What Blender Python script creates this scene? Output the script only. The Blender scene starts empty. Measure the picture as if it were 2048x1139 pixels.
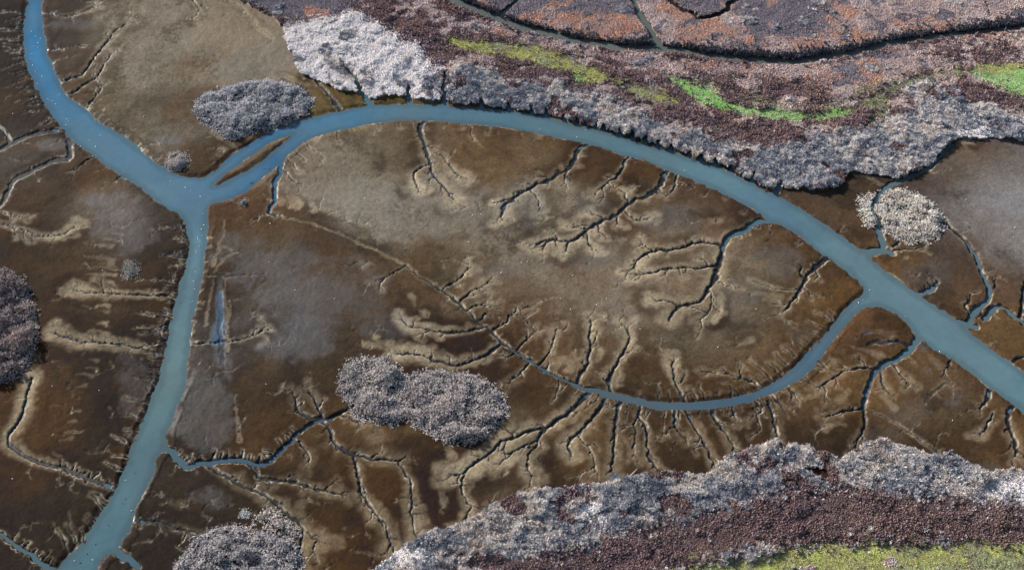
import bpy, math, random
import numpy as np
from mathutils import Vector

random.seed(7)
rng = np.random.default_rng(11)
scn = bpy.context.scene
col = scn.collection

# ------------------------------------------------------------------ camera, sky, sun, exposure
CAM_H, CAM_Y, DEP = 536.0, -450.0, math.radians(50.0)
LENS, SENSOR = 50.0, 36.0
FPX = 2048 * LENS / SENSOR
cam_d = bpy.data.cameras.new("camera")
cam = bpy.data.objects.new("camera", cam_d)
col.objects.link(cam)
cam.location = (0, CAM_Y, CAM_H)
cam.rotation_euler = (math.pi / 2 - DEP, 0, 0)
cam_d.lens = LENS
cam_d.sensor_width = SENSOR
cam_d.clip_start = 1.0
cam_d.clip_end = 30000
scn.camera = cam

SUN_EL, SUN_AZ = math.radians(26.0), math.radians(-52.0)     # azimuth clockwise from +Y
w = bpy.data.worlds.new("World")
scn.world = w
w.use_nodes = True
nt = w.node_tree
nt.nodes.clear()
wo = nt.nodes.new("ShaderNodeOutputWorld")
bg = nt.nodes.new("ShaderNodeBackground")
sk = nt.nodes.new("ShaderNodeTexSky")
sk.sky_type = 'NISHITA'
sk.sun_disc = False
sk.sun_elevation = SUN_EL
sk.sun_rotation = SUN_AZ % (2 * math.pi)
sk.altitude = 100
bg.inputs['Strength'].default_value = 0.085
nt.links.new(sk.outputs[0], bg.inputs[0])
nt.links.new(bg.outputs[0], wo.inputs[0])

sd_ = bpy.data.lights.new("sun", 'SUN')
sd_.energy = 5.0
sd_.angle = math.radians(0.5)
sd_.color = (1.0, 0.965, 0.92)
sun = bpy.data.objects.new("sun", sd_)
col.objects.link(sun)
sdir = Vector((math.sin(SUN_AZ) * math.cos(SUN_EL), math.cos(SUN_AZ) * math.cos(SUN_EL), math.sin(SUN_EL)))
sun.rotation_euler = sdir.to_track_quat('Z', 'Y').to_euler()
sun.location = (0, 0, 300)

vs = scn.view_settings
vs.view_transform = 'Standard'
vs.look = 'None'
vs.exposure = 0.6
vs.gamma = 1.0
vs.use_curve_mapping = False

# ------------------------------------------------------------------ plan -> ground
CD, SD = math.cos(DEP), math.sin(DEP)

def ground(px, py):
    """point of the survey plan (pixel units of the photograph) on the ground, in metres"""
    px = np.asarray(px, float); py = np.asarray(py, float)
    v = (569.5 - py) / FPX
    u = (px - 1024.0) / FPX
    dy = CD + v * SD
    dz = -SD + v * CD
    t = CAM_H / -dz
    return u * t, CAM_Y + dy * t

def plan(x, y):
    D = (y - CAM_Y) * CD + CAM_H * SD
    U = (y - CAM_Y) * SD - CAM_H * CD
    return 1024 + FPX * x / D, 569.5 - FPX * U / D

def lin(c):
    c = np.asarray(c, float) / 255.0
    return np.where(c <= 0.04045, c / 12.92, ((c + 0.055) / 1.055) ** 2.4)

def G(pts):
    a = np.array(pts, float)
    x, y = ground(a[:, 0], a[:, 1])
    return np.stack([x, y], 1)

# ------------------------------------------------------------------ noise
def _hash(ix, iy, seed):
    h = (ix.astype(np.int64) * 374761393 + iy.astype(np.int64) * 668265263 + seed * 982451653) & 0xFFFFFFFF
    h = ((h ^ (h >> 13)) * 1274126177) & 0xFFFFFFFF
    h = h ^ (h >> 16)
    return (h & 0xFFFFFF).astype(np.float32) / float(0xFFFFFF)

def vnoise(x, y, s, seed=0):
    x = x / s; y = y / s
    ix = np.floor(x); iy = np.floor(y)
    fx = x - ix; fy = y - iy
    fx = fx * fx * fx * (fx * (fx * 6 - 15) + 10); fy = fy * fy * fy * (fy * (fy * 6 - 15) + 10)
    a = _hash(ix, iy, seed); b = _hash(ix + 1, iy, seed)
    c = _hash(ix, iy + 1, seed); d = _hash(ix + 1, iy + 1, seed)
    return ((a + (b - a) * fx) * (1 - fy) + (c + (d - c) * fx) * fy) * 2 - 1     # -1..1

def fbm(x, y, s, octs=3, seed=0, gain=0.5):
    o = 0; a = 1.0; n = 0
    for k in range(octs):
        # rotate each octave so the lattice does not show
        ca, sa = math.cos(0.6 + k), math.sin(0.6 + k)
        o = o + a * vnoise(x * ca - y * sa + 13.7 * k, x * sa + y * ca - 7.1 * k, s / 2 ** k, seed + k)
        n += a; a *= gain
    return o / n

def sstep(a, b, x):
    t = np.clip((x - a) / (b - a), 0, 1)
    return t * t * (3 - 2 * t)

# ------------------------------------------------------------------ the ground's grid
def outward(n, first, grow):
    o = []; s = first; p = 0
    for _ in range(n):
        p += s; s *= grow; o.append(p)
    return np.array(o)
STEP = 1.96
py_f = np.arange(1330.0, -95.0, -STEP)                      # near to far
yy = ground(1024, py_f)[1]
far = yy[-1] + outward(40, 1.5, 1.18)
near = yy[0] - outward(40, 1.5, 1.18)[::-1]
YR = np.concatenate([near, yy, far])
SR = np.maximum((YR - CAM_Y) * CD + CAM_H * SD, 330.0)
uf = (np.arange(-190, 2330, STEP) - 1024) / FPX
ue = outward(34, STEP / FPX * 1.2, 1.22)
UC = np.concatenate([uf[0] - ue[::-1], uf, uf[-1] + ue])
NR, NC = len(YR), len(UC)
X = (SR[:, None] * UC[None, :])
Y = np.repeat(YR[:, None], NC, 1)
PX, PY = plan(X, Y)

n1x = fbm(X, Y, 7.0, 3, 21); n1y = fbm(X, Y, 7.0, 3, 31)
n2x = vnoise(X, Y, 1.9, 41); n2y = vnoise(X, Y, 1.9, 51)
XW = X + 1.1 * n1x + 0.45 * n2x
YW = Y + 1.1 * n1y + 0.45 * n2y
big = fbm(X, Y, 45.0, 4, 61)
mid = fbm(X, Y, 12.0, 4, 71, 0.6)
fine = fbm(X, Y, 2.6, 3, 81, 0.7)

def window(xa, xb, ya, yb):
    r0 = np.searchsorted(YR, ya); r1 = np.searchsorted(YR, yb)
    if r1 <= r0: return None
    sa, sb = SR[r0], SR[min(r1, NR - 1)]
    c0 = np.searchsorted(UC, min(xa / sa, xa / sb)); c1 = np.searchsorted(UC, max(xb / sa, xb / sb))
    if c1 <= c0: return None
    return slice(r0, r1), slice(c0, c1)

def fill(poly):
    """even-odd scan fill of a ground polygon -> mask"""
    m = np.zeros((NR, NC), bool)
    P = np.asarray(poly); Q = np.roll(P, -1, 0)
    for r in range(NR):
        y = YR[r]
        k = (P[:, 1] <= y) != (Q[:, 1] <= y)
        if not k.any(): continue
        xs = np.sort(P[k, 0] + (y - P[k, 1]) / (Q[k, 1] - P[k, 1]) * (Q[k, 0] - P[k, 0]))
        cs = np.searchsorted(UC, xs / SR[r])
        for i in range(0, len(cs) - 1, 2):
            m[r, cs[i]:cs[i + 1]] = True
    return m

def edge_dist(poly, R, closed=True):
    d = np.full((NR, NC), R, float)
    P = np.asarray(poly)
    Q = np.roll(P, -1, 0)
    n = len(P) if closed else len(P) - 1
    for i in range(n):
        a, b = P[i], Q[i]
        wn = window(min(a[0], b[0]) - R, max(a[0], b[0]) + R, min(a[1], b[1]) - R, max(a[1], b[1]) + R)
        if wn is None: continue
        x = X[wn]; y = Y[wn]
        e = b - a; L = max(e @ e, 1e-9)
        t = np.clip(((x - a[0]) * e[0] + (y - a[1]) * e[1]) / L, 0, 1)
        np.minimum(d[wn], np.hypot(x - a[0] - t * e[0], y - a[1] - t * e[1]), out=d[wn])
    return d

def smooth(pts, closed=True, it=2):
    P = np.asarray(pts, float)
    for _ in range(it):
        Q = np.roll(P, -1, 0)
        if closed:
            P = np.stack([P * .75 + Q * .25, P * .25 + Q * .75], 1).reshape(-1, 2)
        else:
            a, b = P[:-1], P[1:]
            P = np.concatenate([P[:1], np.stack([a * .75 + b * .25, a * .25 + b * .75], 1).reshape(-1, 2), P[-1:]])
    return P

def sdist(pts, R=16.0, it=1):
    g = smooth(G(pts), True, it)
    m = fill(g)
    d = edge_dist(g, R)
    return np.where(m, -d, d)

# ------------------------------------------------------------------ river outlines (plan coordinates)
WEST = [(62,-170),(58,-60),(57,0),(50,33),(48,67),(50,97),(58,127),(70,157),(82,187),(100,217),(117,238),(133,258),(147,277),(187,307),
        (217,330),(253,352),(293,380),(317,400),(340,414),(360,424),(373,443),(380,473),(377,513),(367,553),(357,597),(347,633),(337,680),
        (328,717),(322,760),(306,793),(290,833),(273,870),(260,903),(248,946),(230,980),(206,1019),(180,1063),(156,1093),(130,1123),
        (113,1142),(85,1180),(40,1250),(-20,1330)]
NORTH = [(78,-170),(82,-60),(80,0),(78,33),(82,60),(87,100),(100,127),(112,157),(117,170),(133,193),(170,217),(193,243),(217,257),(247,275),
         (277,297),(310,325),(333,338),(367,353),(393,356),(413,352),(443,330),(473,302),(507,283),(542,260),(579,247),(622,233),(672,223),
         (725,212),(745,210),(819,209),(889,209),(912,211),(955,213),(1019,219),(1037,224),(1091,233),(1124,243),(1151,250),(1191,257),
         (1224,267),(1257,277),(1291,287),(1324,297),(1357,307),(1397,322),(1441,333),(1464,348),(1501,365),(1524,378),(1563,393),
         (1616,427),(1666,460),(1679,470),(1713,495),(1736,507),(1749,523),(1783,550),(1826,580),(1843,593),(1896,628),(1923,647),
         (1953,673),(2019,723),(2048,747),(2150,830),(2300,955)]
SOUTH = [(2300,1045),(2150,902),(2034,806),(1982,770),(1936,733),(1906,713),(1869,693),(1849,679),(1838,672),(1829,657),(1816,637),(1789,617),
         (1763,608),(1736,608),(1713,617),(1696,637),(1673,663),(1649,697),(1623,730),(1595,756),(1560,774),(1516,791),(1490,801),
         (1427,810),(1370,813),(1323,812),(1290,807),(1247,797),(1215,789),(1190,780),
         (1190,775),(1223,785),(1257,792),(1307,803),(1357,805),(1423,802),(1485,792),(1526,780),(1568,752),(1601,729),(1625,697),(1646,673),
         (1676,642),(1688,622),(1709,602),(1736,584),(1723,560),(1703,540),(1679,523),(1656,512),(1636,497),(1603,467),(1569,447),(1545,438),
         (1521,423),(1491,403),(1457,387),(1424,370),(1391,358),(1341,337),(1304,323),(1271,310),(1237,303),(1181,283),(1137,275),
         (1091,265),(1024,253),(989,247),(952,245),(879,237),(829,236),(779,237),(729,245),(689,252),(645,263),(609,277),(582,297),(562,317),
         (532,343),(512,358),(497,374),(470,388),(440,397),(415,404),(412,420),(410,447),(407,497),(402,547),(395,580),(387,613),(380,647),
         (375,680),(372,713),(368,760),(363,772),(353,803),(339,840),(328,863),(330,880),(322,897),(309,908),(299,950),(286,973),(279,993),
         (266,1019),(256,1053),(240,1079),(231,1096),(213,1103),(196,1119),(190,1139),(150,1200),(110,1260),(60,1340)]
SPIT = [(422,369),(443,350),(480,324),(512,302),(539,284),(562,272),(589,265),(562,285),(539,307),(512,328),(495,340),(467,353),(437,366)]

WL = -1.15                                                   # water level
sr = sdist(WEST[::-1] + NORTH + SOUTH, 22.0, 1)
ss = sdist(SPIT, 12.0, 1) - .9
sr = np.maximum(sr, -ss)
# ragged mud edges; calmer where the channel is cut straight
sr = sr + 0.55 * n1x + 0.3 * n2x + np.where((PX < 440) & (PX > 1), 1.0 * fbm(X, Y, 4.5, 3, 105, .7), 0.25 * fbm(X, Y, 4.5, 3, 105, .7))

# ------------------------------------------------------------------ terrain fields
Z = 0.26 * big + 0.24 * mid + 0.085 * fine + 0.03 * vnoise(X, Y, 1.1, 95)
NH = fbm(X, Y, 12, 4, 91, .62) * 1.15 + .2 * n2x; lit_lip = np.zeros((NR, NC))
halo = np.zeros((NR, NC)); ring = np.zeros((NR, NC)); floor_ = np.zeros((NR, NC)); dip = np.zeros((NR, NC))
near = np.full((NR, NC), 30.0); carve = np.zeros((NR, NC)); deep = np.zeros((NR, NC))

def meander(P, wob, seg=2.6):
    out = [P[0]]
    for a, b in zip(P[:-1], P[1:]):
        L = np.hypot(*(b - a)); n = max(1, int(L / seg))
        nv = np.array([-(b - a)[1], (b - a)[0]]) / max(L, 1e-6)
        for k in range(1, n + 1):
            p = a + (b - a) * k / n
            if k < n: p = p + nv * rng.normal(0, wob)
            out.append(p)
    return np.array(out)

def creek(pts, w0, w1, d0=None, d1=None, h=0.0, hw=5.0, wob=None, fl=1.0, world=False):
    """a tidal creek from mouth (w0 wide, d0 deep) to tip; h,hw: strength and half-width of the pale silt beside it"""
    P = np.asarray(pts, float) if world else G(pts)
    if not world and len(P) > 2: P = smooth(P, False, 1)
    if d0 is None: d0 = min(1.3, 0.45 + 0.32 * w0)
    if d1 is None: d1 = min(1.2, 0.2 + 0.32 * w1)
    P = meander(P, min(0.6, 0.14 * w0 + 0.14) if wob is None else wob)
    dd0_ = (d0 + d1) * .5
    s = np.concatenate([[0], np.cumsum(np.hypot(*np.diff(P, axis=0).T))]); s /= max(s[-1], 1e-6)
    for i in range(len(P) - 1):
        a, b = P[i], P[i + 1]
        R = max(w0 * 2.4 + 3.0, (2.9 * hw if h > 0 else 3.0)) + 1.6
        wn = window(min(a[0], b[0]) - R, max(a[0], b[0]) + R, min(a[1], b[1]) - R, max(a[1], b[1]) + R)
        if wn is None: continue
        x = XW[wn]; y = YW[wn]
        e = b - a; L = max(e @ e, 1e-9)
        t = np.clip(((x - a[0]) * e[0] + (y - a[1]) * e[1]) / L, 0, 1)
        d = np.hypot(x - a[0] - t * e[0], y - a[1] - t * e[1])
        st = s[i] + (s[i + 1] - s[i]) * t
        ww = w0 + (w1 - w0) * st; dd = d0 + (d1 - d0) * st
        q = d / (0.5 * ww)
        np.minimum(near[wn], d, out=near[wn])
        if d0 >= 1.45: np.minimum(deep[wn], -dd * (1 - sstep(0.5, 1.12, q)), out=deep[wn])
        np.minimum(carve[wn], -dd * (1 - sstep(0.5, 1.12, q)), out=carve[wn])
        np.maximum(floor_[wn], fl * (1 - sstep(0.5, 1.15, q)) * np.clip(dd / 0.6, 0.25, 1), out=floor_[wn])
        np.maximum(dip[wn], min(dd0_, 1.0) * 0.36 * np.exp(-(d / (2.0 + 1.3 * ww)) ** 2), out=dip[wn])
        np.maximum(lit_lip[wn], np.clip(dd * 1.3, 0, 1) * np.exp(-((d - .45 * ww - .12) / .36) ** 2), out=lit_lip[wn])
        if h > 0:
            # the silt widens towards the creek's tip
            k = hw * (0.55 + 0.65 * st)
            kq = d / k + .30 * NH[wn]
            np.maximum(halo[wn], h * (0.45 + 0.55 * st) * (1 - sstep(0.36, 1.06, kq)), out=halo[wn])
            np.maximum(ring[wn], h * np.exp(-((kq - 1.5) / 0.45) ** 2), out=ring[wn])

def feather(pts, w0, w1, h, hw):
    P = smooth(G(pts), False, 1)
    seg = np.hypot(*np.diff(P, axis=0).T); s = np.concatenate([[0], np.cumsum(seg)]); L = s[-1]
    q = rng.uniform(3, 7)
    while q < L:
        i = max(min(np.searchsorted(s, q) - 1, len(seg) - 1), 0); f = q / L
        a = P[i] + (P[i + 1] - P[i]) * (q - s[i]) / seg[i]; t = (P[i + 1] - P[i]) / seg[i]
        sd = rng.choice((-1, 1)); an = sd * rng.uniform(.35, .85); ca, sa = math.cos(an), math.sin(an)
        dv = np.array([t[0] * ca - t[1] * sa, t[0] * sa + t[1] * ca]); Lb = rng.choice((1.0, 1.0, 1.7)) * rng.uniform(2, 7) * (.6 + .6 * f); bend = np.array([-dv[1], dv[0]]) * rng.normal(0, .3) * Lb
        w = (w0 + (w1 - w0) * f)
        creek0([a, a + dv * Lb * .5 + bend, a + dv * Lb + bend * .4], max(.7, .5 * w), .5, .6 + .1 * w, .2, h * .6, hw * .55, world=True)
        if rng.uniform() < .75:
            m = a + dv * Lb * .55 + bend; d2 = dv + np.array([-dv[1], dv[0]]) * rng.choice((-1, 1)) * rng.uniform(.5, 1)
            creek0([m, m + d2 * Lb * .4], .6, .45, .4, .15, h * .5, hw * .5, world=True)
        q += rng.uniform(2.6, 9)
    e = P[-1]; t = (P[-1] - P[-2]) / max(np.hypot(*(P[-1] - P[-2])), 1e-6)
    for an in (-.6, .5):
        an += rng.normal(0, .2); ca, sa = math.cos(an), math.sin(an); dv = np.array([t[0] * ca - t[1] * sa, t[0] * sa + t[1] * ca]); Lb = rng.uniform(2.5, 6)
        creek0([e - t, e + dv * Lb * .5, e + dv * Lb + rng.normal(0, .6, 2)], max(.5, .7 * w1), .35, .4, .1, h * .8, hw * .7, world=True)

creek0 = creek
def creek(pts, w0, w1, d0=None, d1=None, h=0.0, hw=5.0, wob=None, fl=1.0, world=False):
    creek0(pts, w0, w1, d0, d1, h, hw, wob, fl, world)
    if not world and fl > 0 and w0 >= .9 and d0 is None:
        feather(pts, w0, w1, h, hw)

def comb(pts, step, l0, l1, w, side=1, lean=0.0, d=0.5, h=0.0, hw=2.0):
    """short gullies running up from a bank; step and lengths in metres"""
    P = smooth(G(pts), False, 1)
    seg = np.hypot(*np.diff(P, axis=0).T); s = np.concatenate([[0], np.cumsum(seg)])
    q = rng.uniform(0, step)
    while q < s[-1]:
        i = min(np.searchsorted(s, q) - 1, len(seg) - 1); i = max(i, 0)
        a = P[i] + (P[i + 1] - P[i]) * (q - s[i]) / seg[i]
        tdir = (P[i + 1] - P[i]) / seg[i]; nv = np.array([-tdir[1], tdir[0]]) * side
        dv = nv + tdir * (lean + rng.normal(0, 0.22))
        dv /= np.hypot(*dv)
        L = rng.uniform(l0, l1)
        creek([a - dv * 1.0, a + dv * L * .55, a + dv * L], 1.25 * w * rng.uniform(.8, 1.3), w * .6, d * 1.3, d * .5, h, hw, world=True)
        q += step * rng.uniform(0.55, 1.5)

# -- upper left flats
creek([(117,166),(150,152),(165,147),(180,125),(205,92),(232,58),(250,47)], 1.9, .9, h=.35, hw=5)
creek([(232,58),(222,48)], .8, .5, h=.3, hw=4)
creek([(131,191),(155,178),(175,165),(195,148),(210,130),(222,107)], 1.9, .8, h=.3, hw=4)
creek([(172,214),(185,200),(198,185),(205,170)], 1.5, .7, h=.25, hw=4)
creek([(83,22),(100,25),(115,33),(135,33),(160,25),(185,15)], 1.3, .6, h=.35, hw=4)
creek([(88,98),(110,97),(130,95),(160,90)], .9, .5)
creek([(90,128),(110,122),(135,110)], .6, .4)
creek([(247,277),(255,262)], .7, .4); creek([(285,300),(300,285)], .7, .4)
creek([(133,258),(100,260),(70,265),(45,275),(20,285),(-10,300),(-90,330)], 4.2, 3.2, 1.3, 1.2, h=.3, hw=5)
creek([(22,285),(10,265),(0,255),(-40,235)], 3, 2.4, 1.2, 1)
creek([(137,262),(143,295),(138,315),(110,318),(80,330),(50,345),(25,360),(12,390),(0,410),(-60,450)], 4.2, 3.2, 1.3, 1.2, h=.4, hw=4)
creek([(190,309),(170,322),(150,340)], 1.8, .8); creek([(246,348),(230,360)], 1.2, .6)
creek([(60,330),(78,360)], .7, .4); creek([(47,285),(70,287)], .8, .4)
# -- west flats
creek([(-60,430),(-10,440),(20,450),(50,460),(75,470),(100,472),(125,468),(147,453)], 1.7, .8, h=.8, hw=5)
creek([(5,422),(25,428),(45,436)], 1.0, .6, h=.5, hw=4)
creek([(360,592),(320,588),(260,588),(215,585),(170,582),(145,578)], 1.3, .8, h=.75, hw=5)
creek([(215,583),(180,572),(150,567)], .4, .3, .1, .1, h=.5, hw=3.2)
creek([(363,563),(340,560),(310,555),(280,558)], .9, .5)
creek([(330,706),(300,698),(270,692),(240,687),(215,685),(150,683),(125,672),(110,665)], 1.6, 1.0, h=.8, hw=6)
creek([(242,973),(215,970),(190,962),(160,948),(140,938),(110,930),(80,922),(55,915),(30,897),(14,880),(20,860),(35,845),(48,825),(50,800),(55,775),(65,755)],
      2.8, 1.5, 1.35, .8, h=.75, hw=5.5)
creek([(113,1142),(80,1125),(60,1110),(40,1092),(15,1075),(-20,1058),(-80,1040)], 2.9, 2.2, 1.45, 1.1, h=.3, hw=3)
comb([(373,443),(380,473),(377,513),(367,553),(357,597),(347,633),(337,680),(328,717),(322,760)], 2.3, 5, 16, .85, -1, d=.55)
comb([(352,615),(340,660),(333,690)], 3.4, 12, 20, .95, -1, d=.6, h=.2, hw=1.5)
comb([(322,760),(306,793),(290,833),(273,870),(260,903),(250,940)], 4.5, 4, 13, 1.0, -1, lean=-.2, d=.6, h=.3, hw=1.8)
comb([(225,990),(206,1019),(180,1063),(156,1093),(130,1123)], 5, 5, 16, 1.0, -1, lean=-.35, d=.6, h=.3, hw=1.8)
comb([(48,20),(48,67),(50,97),(58,127),(70,157),(82,187),(100,217),(117,238)], 2.6, 6, 17, .85, -1, d=.5)
comb([(217,972),(190,962),(160,948),(140,938),(110,930)], 3.0, 2.5, 4.5, 1.0, -1, d=.8, h=.4, hw=1.3)
comb([(95,1133),(60,1110),(40,1092),(15,1075)], 2.7, 2.5, 4.5, 1.0, -1, d=.8, h=.4, hw=1.3)
for x0, x1, y0, y1, s in [(180,222,487,492,.4),(205,235,477,480,.3),(192,228,512,519,.5),(170,205,513,514,.35),(178,230,533,536,.4),(175,228,547,549,.75),
                          (176,222,562,563,.55),(197,225,527,527,.4),(196,216,609,611,.6),(205,215,622,624,.4),(197,212,645,646,.6),(190,212,660,664,.6),
                          (222,243,452,455,.35),(225,240,468,470,.35),(180,195,716,722,.4),(172,192,732,738,.35),(150,185,746,752,.4),(150,172,775,770,.4),
                          (140,160,825,822,.4),(135,150,845,842,.4),(125,145,865,862,.3),(120,140,880,876,.3)]:
    creek([(x0, y0), ((x0 + x1) / 2, (y0 + y1) / 2 - 1), (x1, y1)], .3, .3, .06, .06, h=s * .9, hw=1.7, fl=0)
# -- the long creek of the lower middle
creek([(310,900),(330,892),(345,900),(358,918),(375,935),(390,925),(405,920),(425,922),(450,920),(475,917),(500,925),(520,930),(545,920),(560,900),(580,880),(605,857),(640,838),(670,830),(705,813)],
      3.6, 2.6, 1.65, 1.1)
comb([(345,905),(358,920),(375,936),(405,922),(450,921),(475,918),(520,931),(545,921),(560,902),(580,882),(605,860)], 2.7, 3, 7, 1.2, 1, d=.8, h=.3, hw=1.5)
creek([(418,930),(430,940),(460,955),(490,972),(520,985),(550,1005),(575,1025),(598,1045),(603,1060),(598,1100),(600,1150)], 2.0, 1.6, h=.45, hw=6)
creek([(602,1055),(620,1070),(640,1085)], 1.0, .5, h=.5, hw=6)
creek([(512,955),(545,958),(580,960),(610,968),(640,978),(665,985),(690,990)], 1.9, .9, h=.4, hw=5)
creek([(497,928),(512,955)], 1.8, 1.8)
creek([(645,840),(660,860),(668,885),(685,900),(705,908),(740,913),(770,916),(795,920)], 2.6, 1.4, h=.35, hw=5)
creek([(708,910),(712,940),(718,970),(730,1000),(750,1025),(770,1045),(778,1065),(788,1105)], 2.0, .9, h=.6, hw=6)
creek([(714,940),(714,968),(722,1000)], .8, .6, .4, .3)
creek([(795,920),(810,945),(820,965),(826,985),(822,1010),(827,1040),(830,1075)], 1.3, .8, h=.7, hw=6)
creek([(795,920),(812,912)], 1.0, .5); creek([(768,835),(750,828),(750,870)], .5, .4, .2, .2, h=.25, hw=6)
creek([(640,835),(620,833),(600,825),(592,810),(590,795)], 3.2, 1.2, h=.3, hw=4)
creek([(646,838),(640,820),(628,800),(620,785)], 2.4, 1.0, h=.3, hw=4)
creek([(685,828),(700,838),(715,845)], 1.6, .8, h=.4, hw=4)
creek([(595,882),(612,898),(620,910),(615,925)], 1.3, .6, h=.3, hw=4)
creek([(258,1028),(285,1042),(310,1043),(340,1052),(365,1058),(395,1065)], 2.3, .8, h=.25, hw=3)
creek([(228,1095),(240,1105),(255,1113),(275,1130)], 5.0, 4.2, 1.7, 1.4)
creek([(300,978),(320,985),(340,1000)], 1.0, .5, .3, .2)
creek([(372,684),(400,684),(440,683),(475,680),(500,670),(520,665),(530,655)], 1.5, .7, h=.5, hw=3)
creek([(525,665),(535,680),(520,690)], .4, .3, .1, .1, h=.5, hw=2.5, fl=0)
creek([(420,550),(450,550),(490,550),(530,545)], 2.0, 1.2, .35, .25)
creek([(437,560),(440,600),(442,650),(445,700),(448,740)], 3.4, 2.6, .22, .16, wob=.4, fl=1.2)
for p in ([(418,530),(432,510),(445,490),(470,505)], [(427,550),(438,530),(450,515),(470,505)], [(428,560),(420,600),(412,650)], [(450,555),(450,600),(453,660),(455,700)],
          [(447,440),(447,465),(438,490),(428,530)], [(470,790),(478,840),(480,880)], [(460,600),(456,650),(452,680)]):
    creek(p, .3, .3, .1, .08, h=.5, hw=1.3, fl=0)
comb([(409,460),(407,497),(402,547),(395,580),(387,613),(380,647),(375,680)], 6, 2, 4.5, .9, 1, d=.4, h=.45, hw=1.2)
# -- north-west of the oval island and its straight drain
creek([(564,313),(556,345),(550,375),(548,400),(540,412),(537,425),(550,431)], 3.4, 2.2, 1.6, 1.1, h=.35, hw=3)
creek([(562,330),(575,350),(590,365),(595,370)], 1.0, .6); creek([(537,427),(520,433),(505,440)], 1.0, .5)
creek([(545,428),(600,440),(650,455),(700,478),(760,505),(800,525),(815,533)], .9, .8, .12, .12, h=.45, hw=1.5, wob=.1, fl=0)
creek([(550,431),(585,437),(605,441)], 1.4, .7, .5, .2)
creek([(1195,778),(1180,775),(1150,768),(1120,755),(1090,740),(1060,720),(1030,703),(1000,680),(975,655),(940,625),(900,592),(860,565),(812,531)],
      2.6, 1.0, 1.6, .5, h=.4, hw=2.0, wob=.12)
for p, h in (([(882,578),(905,567),(920,555),(938,535)], .5), ([(918,602),(940,585),(975,565)], .4), ([(937,618),(955,610),(975,603)], .4), ([(959,640),(974,627)], .2),
             ([(984,660),(1005,647),(1024,625),(1057,613)], .3), ([(1037,699),(1047,683),(1071,662)], .4), ([(1079,727),(1101,697),(1112,660)], .5),
             ([(812,531),(785,545),(760,560)], .3), ([(1088,740),(1098,727)], .3), ([(1030,705),(1010,715)], .2), ([(1060,722),(1040,745),(1018,765)], .3)):
    creek(p, 1.2, .6, h=h, hw=4)
creek([(967,652),(930,662),(890,663),(850,657),(822,655),(800,638)], 1.5, .7, h=.9, hw=5)
creek([(1008,684),(990,697),(960,712),(930,725),(900,727),(870,720),(840,709),(795,705)], 2.0, 1.1, h=.95, hw=6.5)
creek([(865,720),(858,728)], .7, .4); creek([(780,700),(760,690),(735,688)], .7, .4, .2, .1, h=.6, hw=3)
creek([(740,660),(755,680),(775,695)], .4, .3, .1, .1, h=.5, hw=2.4, fl=0)
creek([(1155,770),(1160,750),(1175,725),(1183,695),(1180,670),(1184,640)], 2.4, .9, h=.7, hw=4.5)
creek([(1183,690),(1192,675),(1195,660)], .8, .4, h=.3, hw=3)
creek([(1218,786),(1222,745),(1240,720),(1255,695),(1258,675),(1253,655)], 2.4, .9, h=.8, hw=5)
creek([(1240,722),(1240,750),(1232,765)], .4, .3, .1, .1, h=.6, hw=3.2, fl=0)
creek([(1371,806),(1362,780),(1348,757),(1343,720)], 1.8, .7, h=.8, hw=4.5)
creek([(1318,805),(1317,790)], .6, .4, h=.3, hw=2.5); creek([(1285,800),(1278,785)], .6, .4, h=.3, hw=2.5)
creek([(1525,776),(1510,762),(1480,751),(1450,747),(1415,745)], 1.0, .5, h=.4, hw=3); creek([(1482,750),(1482,735)], .9, .5, h=.3, hw=3)
# -- fan of creeks south of the arc
creek([(1182,778),(1150,813),(1110,840),(1090,856),(1057,858),(1024,878),(998,883),(984,906),(951,923),(934,943),(904,949)], 2.6, 1.0, h=.85, hw=7.5)
creek([(929,948),(921,973),(930,1000),(944,1016),(933,1036)], 1.1, .7, h=.6, hw=5)
creek([(1090,856),(1075,876),(1074,890),(1054,913),(1056,936),(1067,950)], 1.5, .8, h=.7, hw=6)
creek([(1075,878),(1044,893),(1024,906),(1000,925)], 1.0, .7, h=.8, hw=6)
creek([(1212,789),(1197,820),(1170,853),(1137,883),(1135,893),(1144,908)], 2.4, .9, h=.6, hw=5.5)
creek([(1157,873),(1174,893),(1189,920),(1190,945)], 1.0, .5, h=.4, hw=4)
creek([(1241,797),(1230,830),(1230,870),(1228,900),(1225,940)], 2.6, 1.3, h=.45, hw=6)
creek([(1281,807),(1278,830),(1290,850),(1295,880),(1300,920),(1320,945)], 2.0, .8, h=.45, hw=4)
creek([(1278,832),(1270,840),(1272,860),(1268,880),(1268,910)], .9, .5, h=.4, hw=4)
creek([(1348,813),(1352,850),(1362,870),(1370,875)], 2.0, .7, h=.35, hw=4); creek([(1352,853),(1335,857),(1333,868)], .9, .5, h=.25, hw=3)
creek([(1367,813),(1385,845),(1405,880),(1420,910),(1435,935)], 1.9, .9, h=.45, hw=4)
creek([(1422,811),(1433,840),(1445,860),(1465,885),(1468,897)], 2.2, .9, h=.4, hw=4)
creek([(1465,806),(1475,835)], 1.4, .6, h=.3, hw=3); creek([(1508,793),(1522,812),(1522,825),(1505,833)], 1.6, .8, h=.3, hw=3)
creek([(1326,813),(1330,840),(1322,880)], .8, .5, .25, .2); creek([(1398,812),(1400,822)], .9, .5)
creek([(1540,783),(1548,795),(1560,808)], .9, .5, h=.3, hw=3); creek([(1575,770),(1585,785)], .9, .5, h=.3, hw=3)
creek([(1535,800),(1545,825),(1548,850),(1563,885)], 1.6, 1.2, h=.3, hw=4)
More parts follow.
